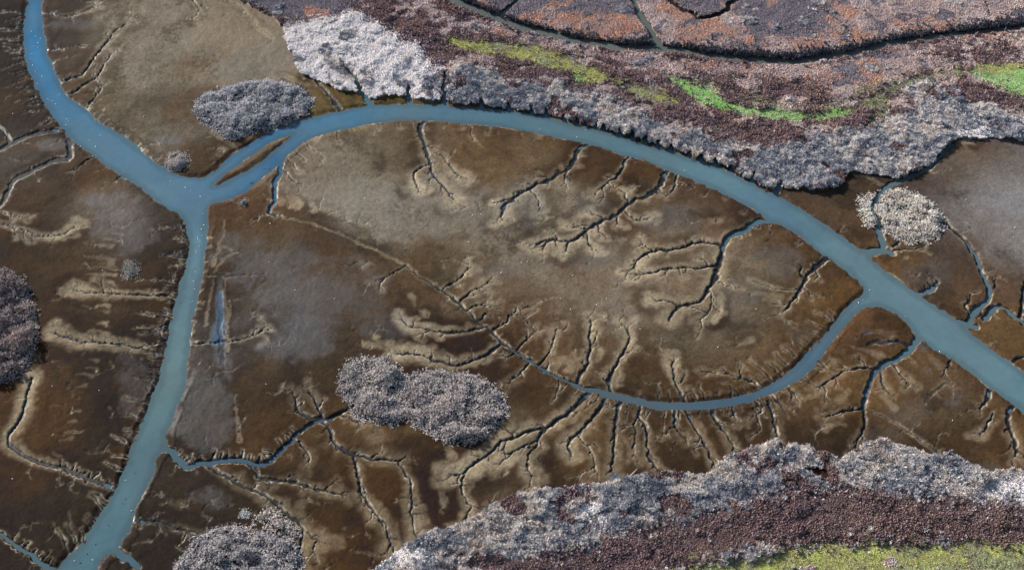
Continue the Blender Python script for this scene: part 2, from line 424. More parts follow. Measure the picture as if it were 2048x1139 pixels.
# -- south-east flats
creek([(1838,670),(1825,695),(1800,715),(1775,722),(1750,740),(1738,765),(1730,795),(1726,812)], 4.0, 2.2, 1.7, 1.2, h=.3, hw=3)
creek([(1726,812),(1690,820),(1650,832)], 1.6, .8, h=.3, hw=4)
creek([(1726,812),(1730,840),(1725,860),(1715,880),(1712,895)], 2.0, 1.2, h=.3, hw=4)
creek([(1730,815),(1780,840),(1830,870),(1880,905)], .9, .6, .3, .3, h=.35, hw=2.2)
creek([(1818,692),(1800,682),(1785,680),(1760,683),(1735,688)], 2.6, 2.0, .8, .35)
creek([(1752,737),(1720,730),(1690,742),(1660,760),(1640,775)], 1.5, .8, h=.35, hw=4)
creek([(1780,722),(1800,745),(1815,765)], 1.0, .6, h=.4, hw=4); creek([(1765,728),(1760,745),(1770,775)], 1.0, .6, h=.4, hw=4)
creek([(1982,772),(1972,800),(1960,815)], 3.0, 1.5, h=.3, hw=3); creek([(2031,805),(2015,830),(2018,850),(2030,880),(2033,910)], 2.8, 1.2, h=.4, hw=4)
creek([(1990,825),(1978,842),(1970,860),(1960,868)], 1.3, .8, h=.5, hw=4); creek([(1906,715),(1897,735)], 1.4, .6)
creek([(1850,800),(1870,780),(1890,765),(1905,770)], 2.2, 1.6, .25, .2, h=.2, hw=3)
creek([(1690,850),(1670,845),(1650,855)], .5, .4, .1, .1, h=.5, hw=2.5, fl=0)
creek([(1735,665),(1760,662),(1785,668)], 1.4, 1.0, .2, .15, h=.2, hw=3); creek([(1700,690),(1730,700),(1760,710)], .5, .4, .1, .1, h=.3, hw=2.5, fl=0)
# -- creeks of the oval island
creek([(855,236),(837,250),(842,273),(852,300),(859,323),(866,347),(882,363),(899,382),(906,398)], 3.3, 1.0, h=.6, hw=6)
creek([(859,327),(840,335),(826,348),(828,365),(836,375)], 1.6, .9, h=.95, hw=5.5)
creek([(868,305),(885,310),(895,330),(925,355)], 1.2, .6, h=.75, hw=5.5)
creek([(1171,285),(1154,300),(1149,320),(1134,337),(1107,353),(1057,377),(1024,398),(1008,412),(1004,435)], 3.4, 1.5, h=.7, hw=5.5)
creek([(1134,340),(1130,365)], 1.3, .6, h=.3, hw=3); creek([(1057,377),(1073,390),(1080,418)], 1.3, .7, h=.6, hw=5)
creek([(1020,398),(1003,402),(990,405)], 1.6, 1.2, .4, .3, h=.9, hw=3.5); creek([(1100,350),(1080,352),(1060,356)], .6, .4, h=.4, hw=3.5)
creek([(1256,311),(1245,330),(1235,350),(1215,365),(1190,385)], 2.0, .7, h=.5, hw=4.5)
creek([(1335,338),(1322,365),(1305,385),(1264,400),(1231,433),(1191,447),(1157,473),(1137,483),(1097,478),(1074,487)], 3.3, 1.5, h=.7, hw=5.5)
for p in ([(1137,483),(1130,500)], [(1171,468),(1172,483),(1187,497)], [(1234,432),(1238,446)], [(1197,446),(1196,463)], [(1207,437),(1187,428)],
          [(1177,455),(1134,452)], [(1254,422),(1271,440),(1297,438)], [(1110,480),(1112,492)], [(1258,400),(1252,385)], [(1100,478),(1085,497)]):
    creek(p, 1.3, .7, h=.75, hw=4.5)
creek([(1356,345),(1350,365),(1345,380),(1333,388)], 1.4, .7, h=.4, hw=3); creek([(1393,359),(1385,372)], 1.0, .5); creek([(1421,370),(1410,388)], .8, .4)
creek([(1545,437),(1505,445),(1490,460),(1465,465),(1450,475),(1445,500),(1437,525),(1435,550),(1422,570),(1415,585),(1405,600),(1380,608),(1358,612),(1345,625),(1338,637)],
      4.4, 1.5, 1.6, .5, h=.55, hw=6)
creek([(1443,490),(1420,485),(1390,483),(1370,490),(1350,498),(1305,500),(1285,510),(1270,525),(1268,534)], 2.2, 1.2, h=.7, hw=5.5)
creek([(1437,530),(1395,535),(1350,535),(1325,540),(1300,545),(1275,550)], 1.7, .9, h=.6, hw=4.5)
creek([(1358,612),(1340,603),(1310,598)], 1.1, .6, h=.8, hw=5)
creek([(1422,575),(1425,600),(1420,620),(1400,640)], .9, .6, h=.5, hw=4.5); creek([(1305,500),(1285,488)], .9, .6, h=.6, hw=4.5)
creek([(1437,575),(1446,595),(1440,620),(1428,640)], .5, .4, .1, .1, h=.8, hw=3, fl=0)
creek([(1437,563),(1460,572),(1480,575)], .7, .4, h=.2, hw=3); creek([(1360,538),(1362,552)], .8, .5, h=.4, hw=4)
for p in ([(1275,530),(1255,540),(1240,545)], [(1265,535),(1250,552),(1255,560)], [(1290,548),(1270,560)]): creek(p, 1.0, .7, .3, .25, h=.7, hw=2.6)
creek([(1656,515),(1635,530),(1615,545),(1607,560),(1600,580),(1585,600),(1570,615)], 3.2, 1.2, h=.4, hw=3.5)
creek([(1607,556),(1600,535)], 1.5, .9); creek([(1590,580),(1560,578),(1530,570),(1505,560)], 1.0, .7, .4, .3, h=.4, hw=3.5)
for p in ([(1597,722),(1585,705),(1570,690)], [(1563,744),(1545,725)], [(1666,638),(1655,628),(1630,625)], [(1545,760),(1530,740),(1500,720)], [(1623,685),(1608,676)],
          [(674,256),(672,272),(678,284)], [(610,278),(620,295),(628,302)], [(797,238),(803,256)], [(918,240),(925,255)], [(942,246),(943,265),(947,280)], [(980,248),(975,268)],
          [(752,243),(758,257)], [(641,265),(632,280)], [(700,252),(703,262)], [(585,300),(600,310),(612,325)], [(575,315),(590,330),(600,345)], [(1090,266),(1080,272)],
          [(1500,412),(1488,425)], [(1610,475),(1595,488)], [(1460,390),(1450,398)]):
    creek(p, 1.1, .5, .55, .2, h=.28, hw=2.2)
comb([(1120,757),(1180,778),(1240,797),(1290,807),(1323,812),(1370,813),(1427,810),(1490,801),(1570,772),(1640,715)], 4.5, 4, 15, .9, -1, d=.45, h=.2, hw=1.6)
comb([(1307,802),(1357,804),(1423,802),(1485,792),(1523,776),(1568,752),(1625,697),(1690,620)], 4.5, 4, 12, .9, 1, d=.45, h=.2, hw=1.6)
comb([(830,548),(860,567),(900,594),(940,627),(975,657),(1030,705),(1120,757),(1170,773)], 6, 1.5, 4, .5, 1, d=.25, h=.3, hw=1)
comb([(1545,440),(1505,447),(1490,461),(1465,466)], 2.2, 2, 4, .9, 1, d=.6, h=.3, hw=1.2)
comb([(645,263),(729,245),(829,236),(952,245),(1091,265),(1181,283)], 14, 3, 8, .6, -1, d=.3)
comb([(170,217),(217,257),(277,297),(333,338)], 4, 2, 4.5, .7, 1, d=.4, h=.3, hw=1.2)
comb([(1343,337),(1424,370),(1491,403),(1545,438)], 10, 3, 7, .5, -1, d=.2)
# small pale silt tongues
for x, y, a, b, s in [(575,392,583,408,.6),(558,395,562,405,.5),(590,398,596,410,.7),(622,408,632,418,.7),(643,412,655,423,.6),(668,423,672,427,.5),(700,440,730,448,.3),
                      (718,520,728,530,.4),(830,612,822,592,.5),(840,620,850,628,.5),(742,662,752,673,.6),(1380,445,1440,440,.3),(1520,560,1545,575,.5),(1530,600,1555,605,.5),
                      (1500,585,1560,593,.4),(1475,690,1500,680,.4),(890,890,905,915,.5),(880,970,890,1010,.6),(925,1050,940,1030,.3),(985,955,1010,945,.4),(1640,740,1665,722,.5),
                      (1700,780,1680,800,.4),(1610,800,1650,780,.4),(1760,790,1790,815,.4),(1240,860,1260,900,.4),(1410,880,1400,850,.3),(1150,700,1140,735,.5),(1195,720,1205,700,.6),
                      (1100,745,1125,720,.4),(1230,340,1190,385,.4),(330,1000,360,1010,.25),(60,690,75,720,.3),(630,985,600,1010,.3),(420,320,445,300,.2),(1850,700,1880,730,.2)]:
    creek([(x, y), ((x + a) / 2 + 1, (y + b) / 2), (a, b)], .3, .3, .03, .03, h=s, hw=2.6, fl=0)
# -- inlets and creeks of the right bank
creek([(1725,503),(1745,502),(1768,497),(1785,506)], 6.5, 4.0, 1.9, 1.5); creek([(1766,497),(1766,487),(1759,460),(1753,437),(1743,417),(1749,403),(1769,380),(1796,362),(1836,343),(1869,330),(1883,310),(1906,287)], 4.0, 2.6, 1.8, 1.3)
creek([(1785,492),(1800,478)], 2.2, 1.4); creek([(1785,500),(1830,497),(1845,500)], 1.2, .7, h=.5, hw=2.5)
creek([(1835,587),(1852,582),(1862,575),(1878,563)], 3.6, 2.4, 1.8, 1.4); comb([(1843,588),(1875,565)], 2.4, 2, 4, 1.0, 1, d=.9)
creek([(1915,640),(1935,648),(1955,655)], 5.0, 3.0, 1.9, 1.5); creek([(1932,648),(1945,628),(1960,612),(1978,600),(1981,577),(1970,560),(1965,540),(1950,510),(1935,485),(1915,465),(1893,447),(1885,440)], 4.0, 1.8, 1.7, 1.0, h=.3, hw=3)
creek([(1981,577),(1990,562)], 2.0, 1.2); creek([(1957,613),(1968,632)], 2.6, 1.6); creek([(1940,625),(1936,600)], 2.4, 1.0)
creek([(1970,636),(1985,615),(2005,612),(2020,622),(2040,640),(2070,655)], 3.4, 2.6, 1.6, 1.4); creek([(2060,545),(2045,600),(2038,635)], 2.2, 2.0, 1.2, 1.2)
creek([(2025,722),(2050,712)], 2.6, 1.6); creek([(1668,462),(1680,460)], 1.6, .9); creek([(1855,545),(1870,555),(1880,562)], .8, .5, h=.3, hw=2)
creek([(1640,325),(1683,337),(1723,347),(1770,373)], 1.0, .8, .25, .25, h=.5, hw=1.8); creek([(1905,288),(1940,283)], .6, .5, .2, .1, h=.7, hw=3)
# -- notches in the north bank
creek([(744,212),(730,195),(718,170),(708,150),(690,135),(682,122)], 4.0, 1.8, 1.7, 1.3); creek([(819,212),(817,190),(816,172)], 4.0, 2.2, 1.7, 1.3); creek([(889,212),(888,180),(888,145)], 4.2, 2.6, 1.8, 1.5)
creek([(684,224),(672,205),(660,190),(645,175),(630,160)], 3.0, 1.8, 1.4, .9, h=.5, hw=2.5)
for x, y, a, b in [(964,214,962,196),(1021,221,1018,207),(1065,230,1060,212),(1088,234,1093,219),(1125,245,1128,230),(1150,251,1154,237),(1172,255,1170,243),(1190,258,1194,244),
                   (1206,263,1210,250),(1236,270,1240,257),(1264,279,1266,265),(1290,287,1292,275),(1314,295,1318,284),(1340,303,1343,290),(1375,315,1380,303),(1398,323,1402,311),(1428,330,1430,320),
                   (1462,347,1462,334),(1480,356,1484,347)]:
    creek([(x, y), ((x + a) / 2 + 1, (y + b) / 2), (a, b)], 4.2, 2.4, 1.7, 1.3)
creek([(1502,368),(1506,360),(1512,345)], 4.0, 2.6, 1.8, 1.4); creek([(1545,388),(1553,378),(1562,360)], 4.2, 2.6, 1.8, 1.4)
creek([(478,303),(470,292),(455,283),(440,275),(425,262)], 1.0, .7, .4, .3, h=.6, hw=1.8)
creek([(460,3),(490,18),(500,35),(512,50),(545,75)], .8, .5, .2, .15, h=.5, hw=2.5); creek([(385,-10),(392,10),(396,22)], 1.0, .6, h=.5, hw=2.5)
creek([(640,175),(600,165),(570,150)], .8, .5, .3, .2, h=.4, hw=2)
# -- drains of the upper marsh
DITCH = [(850,-60),(895,-8),(930,10),(980,28),(1024,48),(1080,62),(1130,75),(1180,85),(1240,92),(1300,95),(1340,98),(1380,104),(1430,111),(1500,119),(1560,123),(1620,119),(1680,110),(1740,97),(1800,82),(1850,75),(1900,69),(1980,60),(2060,50),(2200,40)]
creek(DITCH[:11], 7.5, 7.0, 2.3, 2.2); creek(DITCH[10:], 7.0, 4.6, 2.1, 1.9)
creek([(1320,96),(1310,72),(1295,50),(1275,20),(1262,-8),(1250,-60)], 6.0, 4.0, 2.0, 1.6)
creek([(1322,-40),(1340,0),(1360,15),(1400,36),(1430,33),(1450,20),(1480,-8),(1520,-50)], 3.8, 5.0, 1.4, 1.9)
creek([(1722,98),(1700,62),(1670,35),(1635,12)], 1.8, 1.4, .6, .5, h=.7, hw=1.6); creek([(1000,34),(1020,14),(1040,-6)], 4.4, 3.0, 1.8, 1.5)
creek([(1975,62),(1985,35),(1970,0)], 2.0, 1.4, .8, .6)

# -- fine rills over the flats, each running down to the nearest creek or river
near = np.minimum(near, np.clip(sr, 0, 30))
def nv_(p):
    r = min(max(np.searchsorted(YR, p[1]), 0), NR - 1); c = min(max(np.searchsorted(UC, p[0] / SR[r]), 0), NC - 1); return near[r, c]
rp = np.random.default_rng(77)
cand = np.argwhere((near > 2.5) & (near < 11) & (PX > -40) & (PX < 2090) & (PY > 0) & (PY < 1160))
for k in rp.choice(len(cand), 760, replace=False):
    r, c = cand[k]; p = np.array([X[r, c], Y[r, c]]); path = [p.copy()]
    sw = rp.normal(0, .5)
    for _ in range(14):
        g = np.array([nv_(p + (1.2, 0)) - nv_(p - (1.2, 0)), nv_(p + (0, 1.2)) - nv_(p - (0, 1.2))]); n = np.hypot(*g)
        if n < .2: break
        g = -g / n; g = g + np.array([-g[1], g[0]]) * (sw + rp.normal(0, .25)); p = p + g / np.hypot(*g) * 1.1; path.append(p.copy())
        if nv_(p) < .5: break
    if len(path) > 3: creek0(path[::-1], .75, .45, .34, .12, 0, 1, wob=.05, fl=.6, world=True)

# -- put the height field together
bw_ = np.clip(4.2 + 2.6 * fbm(X, Y, 16, 3, 107, .6), 2.2, 8)                # slumped here, undercut there
bank = np.where(sr > 0, -0.95 * (1 - sstep(0.2, bw_, sr)) - 0.3 * (1 - sstep(0, 12, sr)), -1.25 - 1.3 * sstep(0, 4.5, -sr))
creekbed = np.minimum(np.maximum(Z - dip + carve, np.where(carve < -.2, -1.0 + .06 * fine, -9)), np.where(deep < -.9, deep, 9))
Z = np.minimum(creekbed, np.where(sr < bw_ + .2, bank + 0.16 * fine + .1 * mid, 9))
Z = np.where((sr >= bw_ + .2) & (sr < 14), Z - 0.3 * (1 - sstep(0, 12, sr)), Z)

bar = fill(smooth(G([(412,402),(432,380),(470,360),(505,345),(545,315),(575,292),(602,274),(592,292),(562,318),(530,345),(497,374),(450,398)]), True, 1))
Z = np.where(bar & (sr < 0), np.maximum(Z, WL - .16 + .40 * fbm(X * .8 - Y * .6, X * .6 + Y * 1.9, 5.5, 4, 109, .65)), Z)

# ------------------------------------------------------------------ vegetation zones (plan coordinates), later ones win
NORTHVEG = [(380,-130),(440,-30),(470,-5),(520,20),(550,35),(572,57),(575,90),(592,115),(592,140),(639,160),(679,182),(720,185),(745,193),(815,191),(862,201),(888,197),(905,210),(960,210),
            (1030,215),(1091,231),(1151,248),(1224,265),(1291,285),(1357,305),(1397,320),(1441,331),(1464,346),(1501,363),(1524,374),(1560,372),(1600,378),(1640,383),(1690,368),(1692,345),(1720,343),(1760,350),(1800,356),
            (1850,338),(1878,318),(1893,290),(1905,279),(1960,276),(2015,277),(2060,288),(2300,310),(2400,-130)]
SOUTHVEG = [(735,1145),(780,1113),(830,1082),(870,1062),(920,1052),(970,1022),(1000,997),(1050,987),(1100,977),(1150,970),(1200,967),(1250,957),(1290,952),(1320,944),(1370,947),(1430,947),(1445,912),(1480,907),
            (1510,892),(1545,884),(1580,895),(1620,892),(1650,907),(1680,922),(1700,912),(1720,892),(1755,880),(1830,892),(1850,912),(1890,907),(1930,922),(1980,952),(2000,937),(2048,942),(2300,962),(2400,1400),(600,1400)]
zone = np.zeros((NR, NC), np.int8)
jx = 1.6 * fbm(X, Y, 5.0, 3, 301) + 0.8 * vnoise(X, Y, 1.6, 305)
def zfill(pts, k, only_veg=True, soft=1.0):
    g = G(pts)
    d = np.where(fill(smooth(g, True, 1)), -1, 1) * edge_dist(smooth(g, True, 1), 14.0) + jx * soft
    m = d < 0
    if only_veg: m &= zone > 0
    zone[m] = k
BRUSH, PALE, GREY, RUST, SLATE, MAUVE, YELLOW, GREEN, TRACK, SAND, HEDGE = range(1, 12)
zfill(NORTHVEG, BRUSH, False); zfill(SOUTHVEG, GREY, False)
# grey reeds along the north bank
zfill([(890,210),(890,150),(930,135),(985,140),(1040,175),(1100,160),(1180,190),(1260,220),(1330,255),(1420,280),(1520,300),(1620,285),(1700,262),(1760,255),(1830,225),(1815,180),(1840,163),(1890,168),(1915,195),(1990,215),(2060,235),
       (2300,240),(2300,320),(2000,285),(1900,285),(1880,330),(1700,370),(1600,390),(1500,380),(1300,300),(1100,240),(960,220)], GREY, soft=2.5)
zfill([(572,57),(599,47),(650,35),(679,20),(712,18),(732,37),(765,60),(812,77),(842,100),(866,130),(884,150),(884,195),(862,204),(812,195),(745,197),(679,187),(639,165),(587,145),(587,115),(570,90)], PALE, soft=2.5)
zfill([(440,-90),(460,-20),(560,42),(650,38),(700,20),(740,-10),(770,-90)], SLATE, soft=2)
# everything beyond the drain
zfill([(890,-130),(880,-30),(930,5),(1024,44),(1130,72),(1240,90),(1300,93),(1380,100),(1500,114),(1560,119),(1680,104),(1800,78),(1900,66),(2060,46),(2400,10),(2400,-130)], RUST)
zfill([(960,-130),(940,-20),(1000,20),(1060,30),(1150,22),(1240,30),(1275,20),(1255,-130)], SLATE, soft=3)
zfill([(1330,-60),(1345,0),(1400,33),(1435,28),(1470,-5),(1500,-60)], SLATE)
zfill([(1480,-60),(1470,30),(1490,75),(1560,70),(1600,85),(1680,60),(1640,20),(1650,-60)], SLATE, soft=3.5)
zfill([(1650,-60),(1660,10),(1730,80),(1820,70),(1800,40),(1900,55),(2060,36),(2300,30),(2300,-60)], MAUVE, soft=3)
# between drain and track
zfill([(890,5),(1000,55),(1180,98),(1320,112),(1480,128),(1600,130),(1760,105),(1900,78),(2060,60),(2300,50),(2300,118),(2060,122),(1920,133),(1800,155),(1720,200),(1640,218),(1500,208),(1400,170),(1300,135),(1180,110),(1060,85),(960,62)], MAUVE, soft=3)
zfill([(1300,115),(1400,122),(1480,130),(1620,130),(1640,145),(1600,165),(1500,150),(1420,140)], RUST, soft=3)
zfill([(1360,145),(1420,143),(1560,162),(1640,160),(1660,190),(1640,212),(1520,205),(1430,178)], BRUSH, soft=3)
zfill([(1840,95),(1950,85),(2060,80),(2300,75),(2300,118),(2060,118),(1950,118),(1870,118)], BRUSH, soft=3)
zfill([(1470,185),(1510,190),(1530,205),(1500,208)], RUST, soft=2)
# grass
zfill([(895,74),(930,77),(1000,91),(1060,91),(1100,102),(1150,119),(1200,144),(1240,159),(1250,173),(1200,167),(1160,168),(1140,150),(1100,140),(1060,126),(1020,118),(960,111),(900,92)], YELLOW, soft=2.2)
zfill([(1135,157),(1165,152),(1175,168),(1140,170)], GREEN, soft=1.5)
zfill([(1238,160),(1300,174),(1365,193),(1350,211),(1290,202),(1232,178)], TRACK, soft=2)
for x, y, r in ((1278,182,9), (1318,197,14), (1330,185,9), (1355,204,8), (1290,192,5)): zfill([(x - r, y - r * .3), (x, y - r * .55), (x + r, y), (x + r * .6, y + r * .5), (x - r * .5, y + r * .4)], YELLOW, soft=1.2)
zfill([(1328,150),(1375,163),(1405,174),(1440,197),(1490,214),(1540,221),(1600,224),(1640,228),(1715,212),(1690,236),(1620,243),(1560,241),(1500,238),(1450,223),(1408,208),(1370,188)], GREEN, soft=1.4)
zfill([(1340,148),(1380,162),(1410,170),(1450,186),(1500,205),(1560,214),(1640,218),(1700,208),(1745,178),(1790,150),(1745,162),(1690,198),(1640,212),(1560,206),(1490,192),(1430,168)], TRACK, soft=1.5)
zfill([(1676,232),(1720,206),(1760,181),(1800,160),(1850,146),(1900,140),(1935,137),(1935,150),(1900,153),(1850,160),(1805,177),(1770,198),(1790,225),(1750,250),(1730,245),(1750,225),(1740,212),(1690,240)], TRACK, soft=1)
zfill([(1925,138),(1960,131),(2060,126),(2300,118),(2300,225),(2060,196),(2000,176),(1960,160)], GREEN, soft=1.4)
zfill([(1925,137),(1960,131),(2060,126),(2300,118),(2300,128),(2060,142),(1990,146),(1955,152)], YELLOW, soft=2)
# south bank
zfill([(900,1400),(1000,1120),(1100,1105),(1200,1085),(1300,1045),(1400,1025),(1480,1012),(1540,985),(1600,972),(1700,970),(1850,992),(1950,990),(2060,1012),(2300,1030),(2300,1105),(1700,1090),(1560,1100),(1400,1130),(1300,1160),(1100,1400)], BRUSH, soft=2.5)
zfill([(1325,1150),(1400,1128),(1500,1118),(1600,1096),(1650,1084),(1750,1089),(1900,1084),(2060,1089),(2300,1100),(2300,1400),(1150,1400)], YELLOW, soft=2)
zfill([(1640,1141),(1760,1131),(1900,1126),(2060,1128),(2300,1140),(2300,1400),(1500,1400),(1600,1160)], TRACK, soft=1)
zfill([(1885,982),(1930,968),(1985,982),(2000,955),(2060,955),(2300,960),(2300,1030),(2060,1015),(1990,995),(1920,995)], PALE, soft=2)
zfill([(740,1145),(785,1112),(830,1090),(860,1105),(830,1145)], PALE, soft=2)
zfill([(1130,1010),(1180,990),(1215,1005),(1200,1040),(1150,1040)], PALE, soft=3)
zfill([(1900,279),(1960,277),(2018,278),(2018,255),(1980,250),(1910,255),(1895,270)], PALE, soft=1)
# shrubs lining the drain's far bank
dd_ = edge_dist(G(DITCH), 9.0, False)
yd = np.interp(X, *G(DITCH).T)
hedge = (Y > yd) & (zone > 0) & (dd_ < np.interp(X, [60, 110, 170, 240], [4.6, 5.6, 5.6, 5.0]) + .5 * n1x)
zone[hedge] = HEDGE
# creeks and river bed stay bare
for p in ([(1590,925),(1640,933),(1672,955),(1640,957),(1600,940)],):
    zfill(p, 0)
zone[(Z < -0.75) | ((carve < -.45) & (carve > -9) & (zone > 0))] = 0
# raised margin of the vegetated ground
heap = fbm(X, Y, 7.5, 3, 97, .6) + .25 - .75 * np.exp(-(fbm(X * .8 + Y * .5, Y, 17, 3, 99, .6) / .075) ** 2)
tall = np.isin(zone, (PALE, GREY, BRUSH))
Z = np.where(zone > 0, Z + 0.3 + np.where(zone == GREY, 2.1, np.where(tall, 1.7, 0.6)) * np.clip(heap + .2, 0, 1.3), Z)

# thicket islands: outline and heap height
ISLANDS = [
 ("thicket", "grey brown oval thicket above the river junction, on the upper left mudflat", [(390,205),(410,190),(440,175),(480,165),(530,158),(570,162),(610,178),(628,195),(625,212),(605,230),(580,240),(560,250),(520,258),(490,275),(460,280),(435,265),(405,245),(388,225)], 3.4, (128,118,120)),
 ("thicket", "round pale tan thicket beside the river's right bank, split by a narrow creek", [(1712,400),(1740,388),(1770,380),(1800,376),(1850,392),(1880,415),(1890,445),(1885,470),(1860,485),(1820,490),(1790,480),(1760,455),(1735,455),(1720,430)], 2.2, (182,168,154)),
 ("thicket", "largest brown thicket island, in the lower middle of the mudflat", [(680,760),(690,735),(715,710),(750,715),(775,700),(797,728),(814,752),(838,744),(900,738),(950,750),(990,770),(1015,790),(1018,820),(1005,850),(970,875),(940,890),(900,885),(860,872),(828,850),(812,836),(790,850),(760,845),(720,835),(700,815),(690,790),(672,775)], 3.4, (140,124,118)),
 ("thicket", "dark tall thicket cut by the left edge of the picture", [(-90,530),(0,530),(25,540),(50,560),(60,590),(72,620),(80,660),(76,700),(58,730),(30,757),(0,772),(-90,790)], 5.5, (112,98,96)),
 ("thicket", "rough grey thicket at the bottom edge, left of the creek tips", [(365,1110),(390,1075),(430,1050),(470,1043),(510,1060),(560,1075),(600,1095),(605,1120),(600,1150),(580,1250),(360,1250),(350,1145)], 3.6, (130,118,116)),
 ("thicket", "narrow strip of brown thicket just above the bottom edge thicket", [(510,1020),(545,1015),(570,1035),(595,1060),(592,1074),(560,1065),(530,1045),(505,1035)], 2.4, (132,118,112)),
 ("bush", "lone round dark grey bush on the brown flat left of the river", [(247,528),(255,520),(270,521),(278,535),(278,548),(268,556),(254,560),(246,548)], 2.8, (120,110,104)),
 ("bush", "lone grey bush on the river bank just above the junction", [(332,315),(340,306),(360,303),(376,312),(377,328),(362,340),(345,340),(335,328)], 2.6, (140,126,122)),
 ("bush", "smallest dark bush, on the mud tip right of the junction", [(478,402),(484,396),(496,397),(497,406),(488,412),(479,410)], 2.0, (116,106,102)),
 ("bush", "tiny pale bush left of the narrow strip of thicket", [(481,1024),(490,1018),(502,1022),(502,1032),(492,1036),(483,1033)], 2.0, (150,140,138)),
]
isl_sd = []
for k, (nm, lab, pts, hh, c) in enumerate(ISLANDS):
    d = sdist(pts, 14.0, 1) + 1.9 * n1y + 0.6 * n2y + .8 * fbm(X, Y, 14, 2, 831)
    d = np.where(carve < -0.9, np.maximum(d, 1.0), d)
    isl_sd.append(d)
    Z = np.where(d < 0, Z + 0.35 * sstep(0, 3, -d), Z)
land = np.minimum.reduce(isl_sd)

# ------------------------------------------------------------------ ground colour: mud, silt and litter, with some sheen and shade painted in
MUD = """20 60 52 44 44;20 150 60 50 46;60 200 58 48 46;30 230 70 58 50;100 240 60 50 45;110 60 78 68 62;150 130 88 74 62;190 190 98 84 68;250 60 108 95 80;330 40 112 98 80;450 60 120 100 75;300 150 108 96 80;
400 110 115 102 85;500 130 112 100 85;250 230 100 90 76;330 230 100 88 75;330 280 100 95 88;420 310 90 70 50;270 290 112 92 66;600 190 110 92 60;700 195 105 88 50;60 300 85 78 72;100 390 88 72 55;200 420 105 92 80;250 420 95 88 82;
50 420 85 65 50;170 330 88 68 48;300 420 75 62 52;50 500 75 58 42;150 500 82 62 42;250 480 88 78 72;330 500 60 46 38;200 560 92 72 52;330 570 75 55 38;130 630 80 60 40;260 640 68 52 38;100 720 95 72 48;250 740 58 45 33;60 800 95 68 38;
120 850 98 70 36;200 830 55 44 36;170 930 72 52 34;80 960 70 50 30;60 1050 62 46 30;130 1040 62 50 36;180 1000 70 58 42;460 440 95 72 50;520 500 92 78 62;560 560 90 84 80;460 560 80 64 50;620 640 85 82 85;560 680 82 80 82;640 720 80 62 44;
440 780 70 58 45;400 850 62 52 42;520 800 85 64 44;560 850 92 68 42;480 720 80 66 52;440 690 82 78 80;700 560 90 74 58;640 500 82 68 58;800 600 92 72 55;700 640 88 72 54;850 700 75 55 38;640 330 112 97 80;740 300 112 100 82;800 290 100 84 66;
720 400 125 110 92;850 430 120 106 90;960 300 105 85 60;1000 260 95 72 48;1050 330 110 92 68;950 450 118 104 88;1000 520 112 98 82;1100 540 108 95 80;1200 560 112 98 82;1080 420 110 98 82;1200 320 88 66 44;1270 350 92 68 45;1150 400 112 98 80;
1300 420 100 84 68;1400 420 88 76 68;1400 380 90 64 42;1500 410 92 66 50;1380 460 112 92 70;1400 510 120 102 76;1380 560 110 92 70;1500 500 112 96 74;1560 480 98 74 50;1620 500 90 68 46;1550 560 98 84 68;1650 600 105 78 48;1600 650 100 78 52;
1480 650 100 88 74;1300 650 110 97 80;1250 600 112 98 82;1150 640 108 94 78;1050 640 95 72 50;1120 700 110 84 55;1300 720 100 88 72;1400 700 102 90 72;1500 720 108 84 55;1280 770 85 62 38;1400 770 98 72 42;1200 720 108 90 66;950 560 110 92 70;
880 540 92 80 62;1040 720 85 62 42;650 900 95 72 46;750 880 100 80 55;700 960 78 58 34;750 1000 95 66 30;680 1060 98 72 36;600 980 75 56 36;860 930 80 58 34;900 920 75 52 30;870 1000 75 50 30;760 1060 75 52 26;980 860 110 95 72;1080 800 78 58 40;
1150 830 110 88 60;1000 920 120 100 74;1060 960 70 50 32;1120 930 85 66 42;1200 880 100 80 55;1250 900 92 70 46;1330 900 72 54 38;1400 860 100 78 50;1450 870 78 58 42;1550 830 92 70 48;1480 860 75 56 44;1600 860 62 48 42;1680 850 70 54 40;
1640 800 110 84 55;1700 760 105 80 52;1720 660 102 74 48;1790 650 98 70 46;1720 710 98 76 52;1850 740 98 76 54;1800 800 105 82 56;1900 800 105 90 72;1950 870 90 72 52;2000 830 105 78 50;2030 900 98 75 48;1900 880 72 55 40;1960 740 95 72 50;
1620 400 92 76 62;1680 420 95 78 60;1650 380 72 60 56;1700 440 98 78 58;1780 520 105 80 50;1850 530 92 78 68;1800 560 108 82 52;1880 580 95 75 55;1900 500 85 70 60;2000 650 100 78 52;2020 690 105 82 55;1900 350 85 72 66;1950 330 105 92 78;
2000 310 85 75 75;1980 380 106 106 122;2030 400 114 114 134;1945 400 100 95 100;1990 440 108 106 116;2020 480 112 110 118;2040 340 110 108 112;1960 450 95 88 88;2000 560 95 75 60;2030 720 98 78 55;510 300 110 92 70;920 740 70 50 34;960 760 72 52 36;300 1080 62 50 38;330 950 72 60 48;480 1000 70 54 38;430 1010 66 54 42"""
mp = np.array([[float(v) for v in t.split()] for t in MUD.replace("\n", "").split(";")])  # far right samples hold the wet flat's grey-blue sheen as colour
mx, my = G(mp[:, :2]).T
mc_ = mp[:, 2:]; gm = mc_.mean(1, keepdims=True)
mc_ = gm + (mc_ - gm) * np.interp(gm, [60, 80, 95, 108], [.95, .95, .7, .42])                 # open flats are drier and greyer
mc = lin(np.clip(mc_ * np.where(gm < 72, .9, 1.0) + np.where(gm > 90, 6, 0), 0, 255))
num = np.zeros((NR, NC, 3)); den = np.full((NR, NC), 1e-9)
wx = X + 9 * fbm(X, Y, 30, 3, 401); wy = Y + 9 * fbm(X, Y, 30, 3, 411)
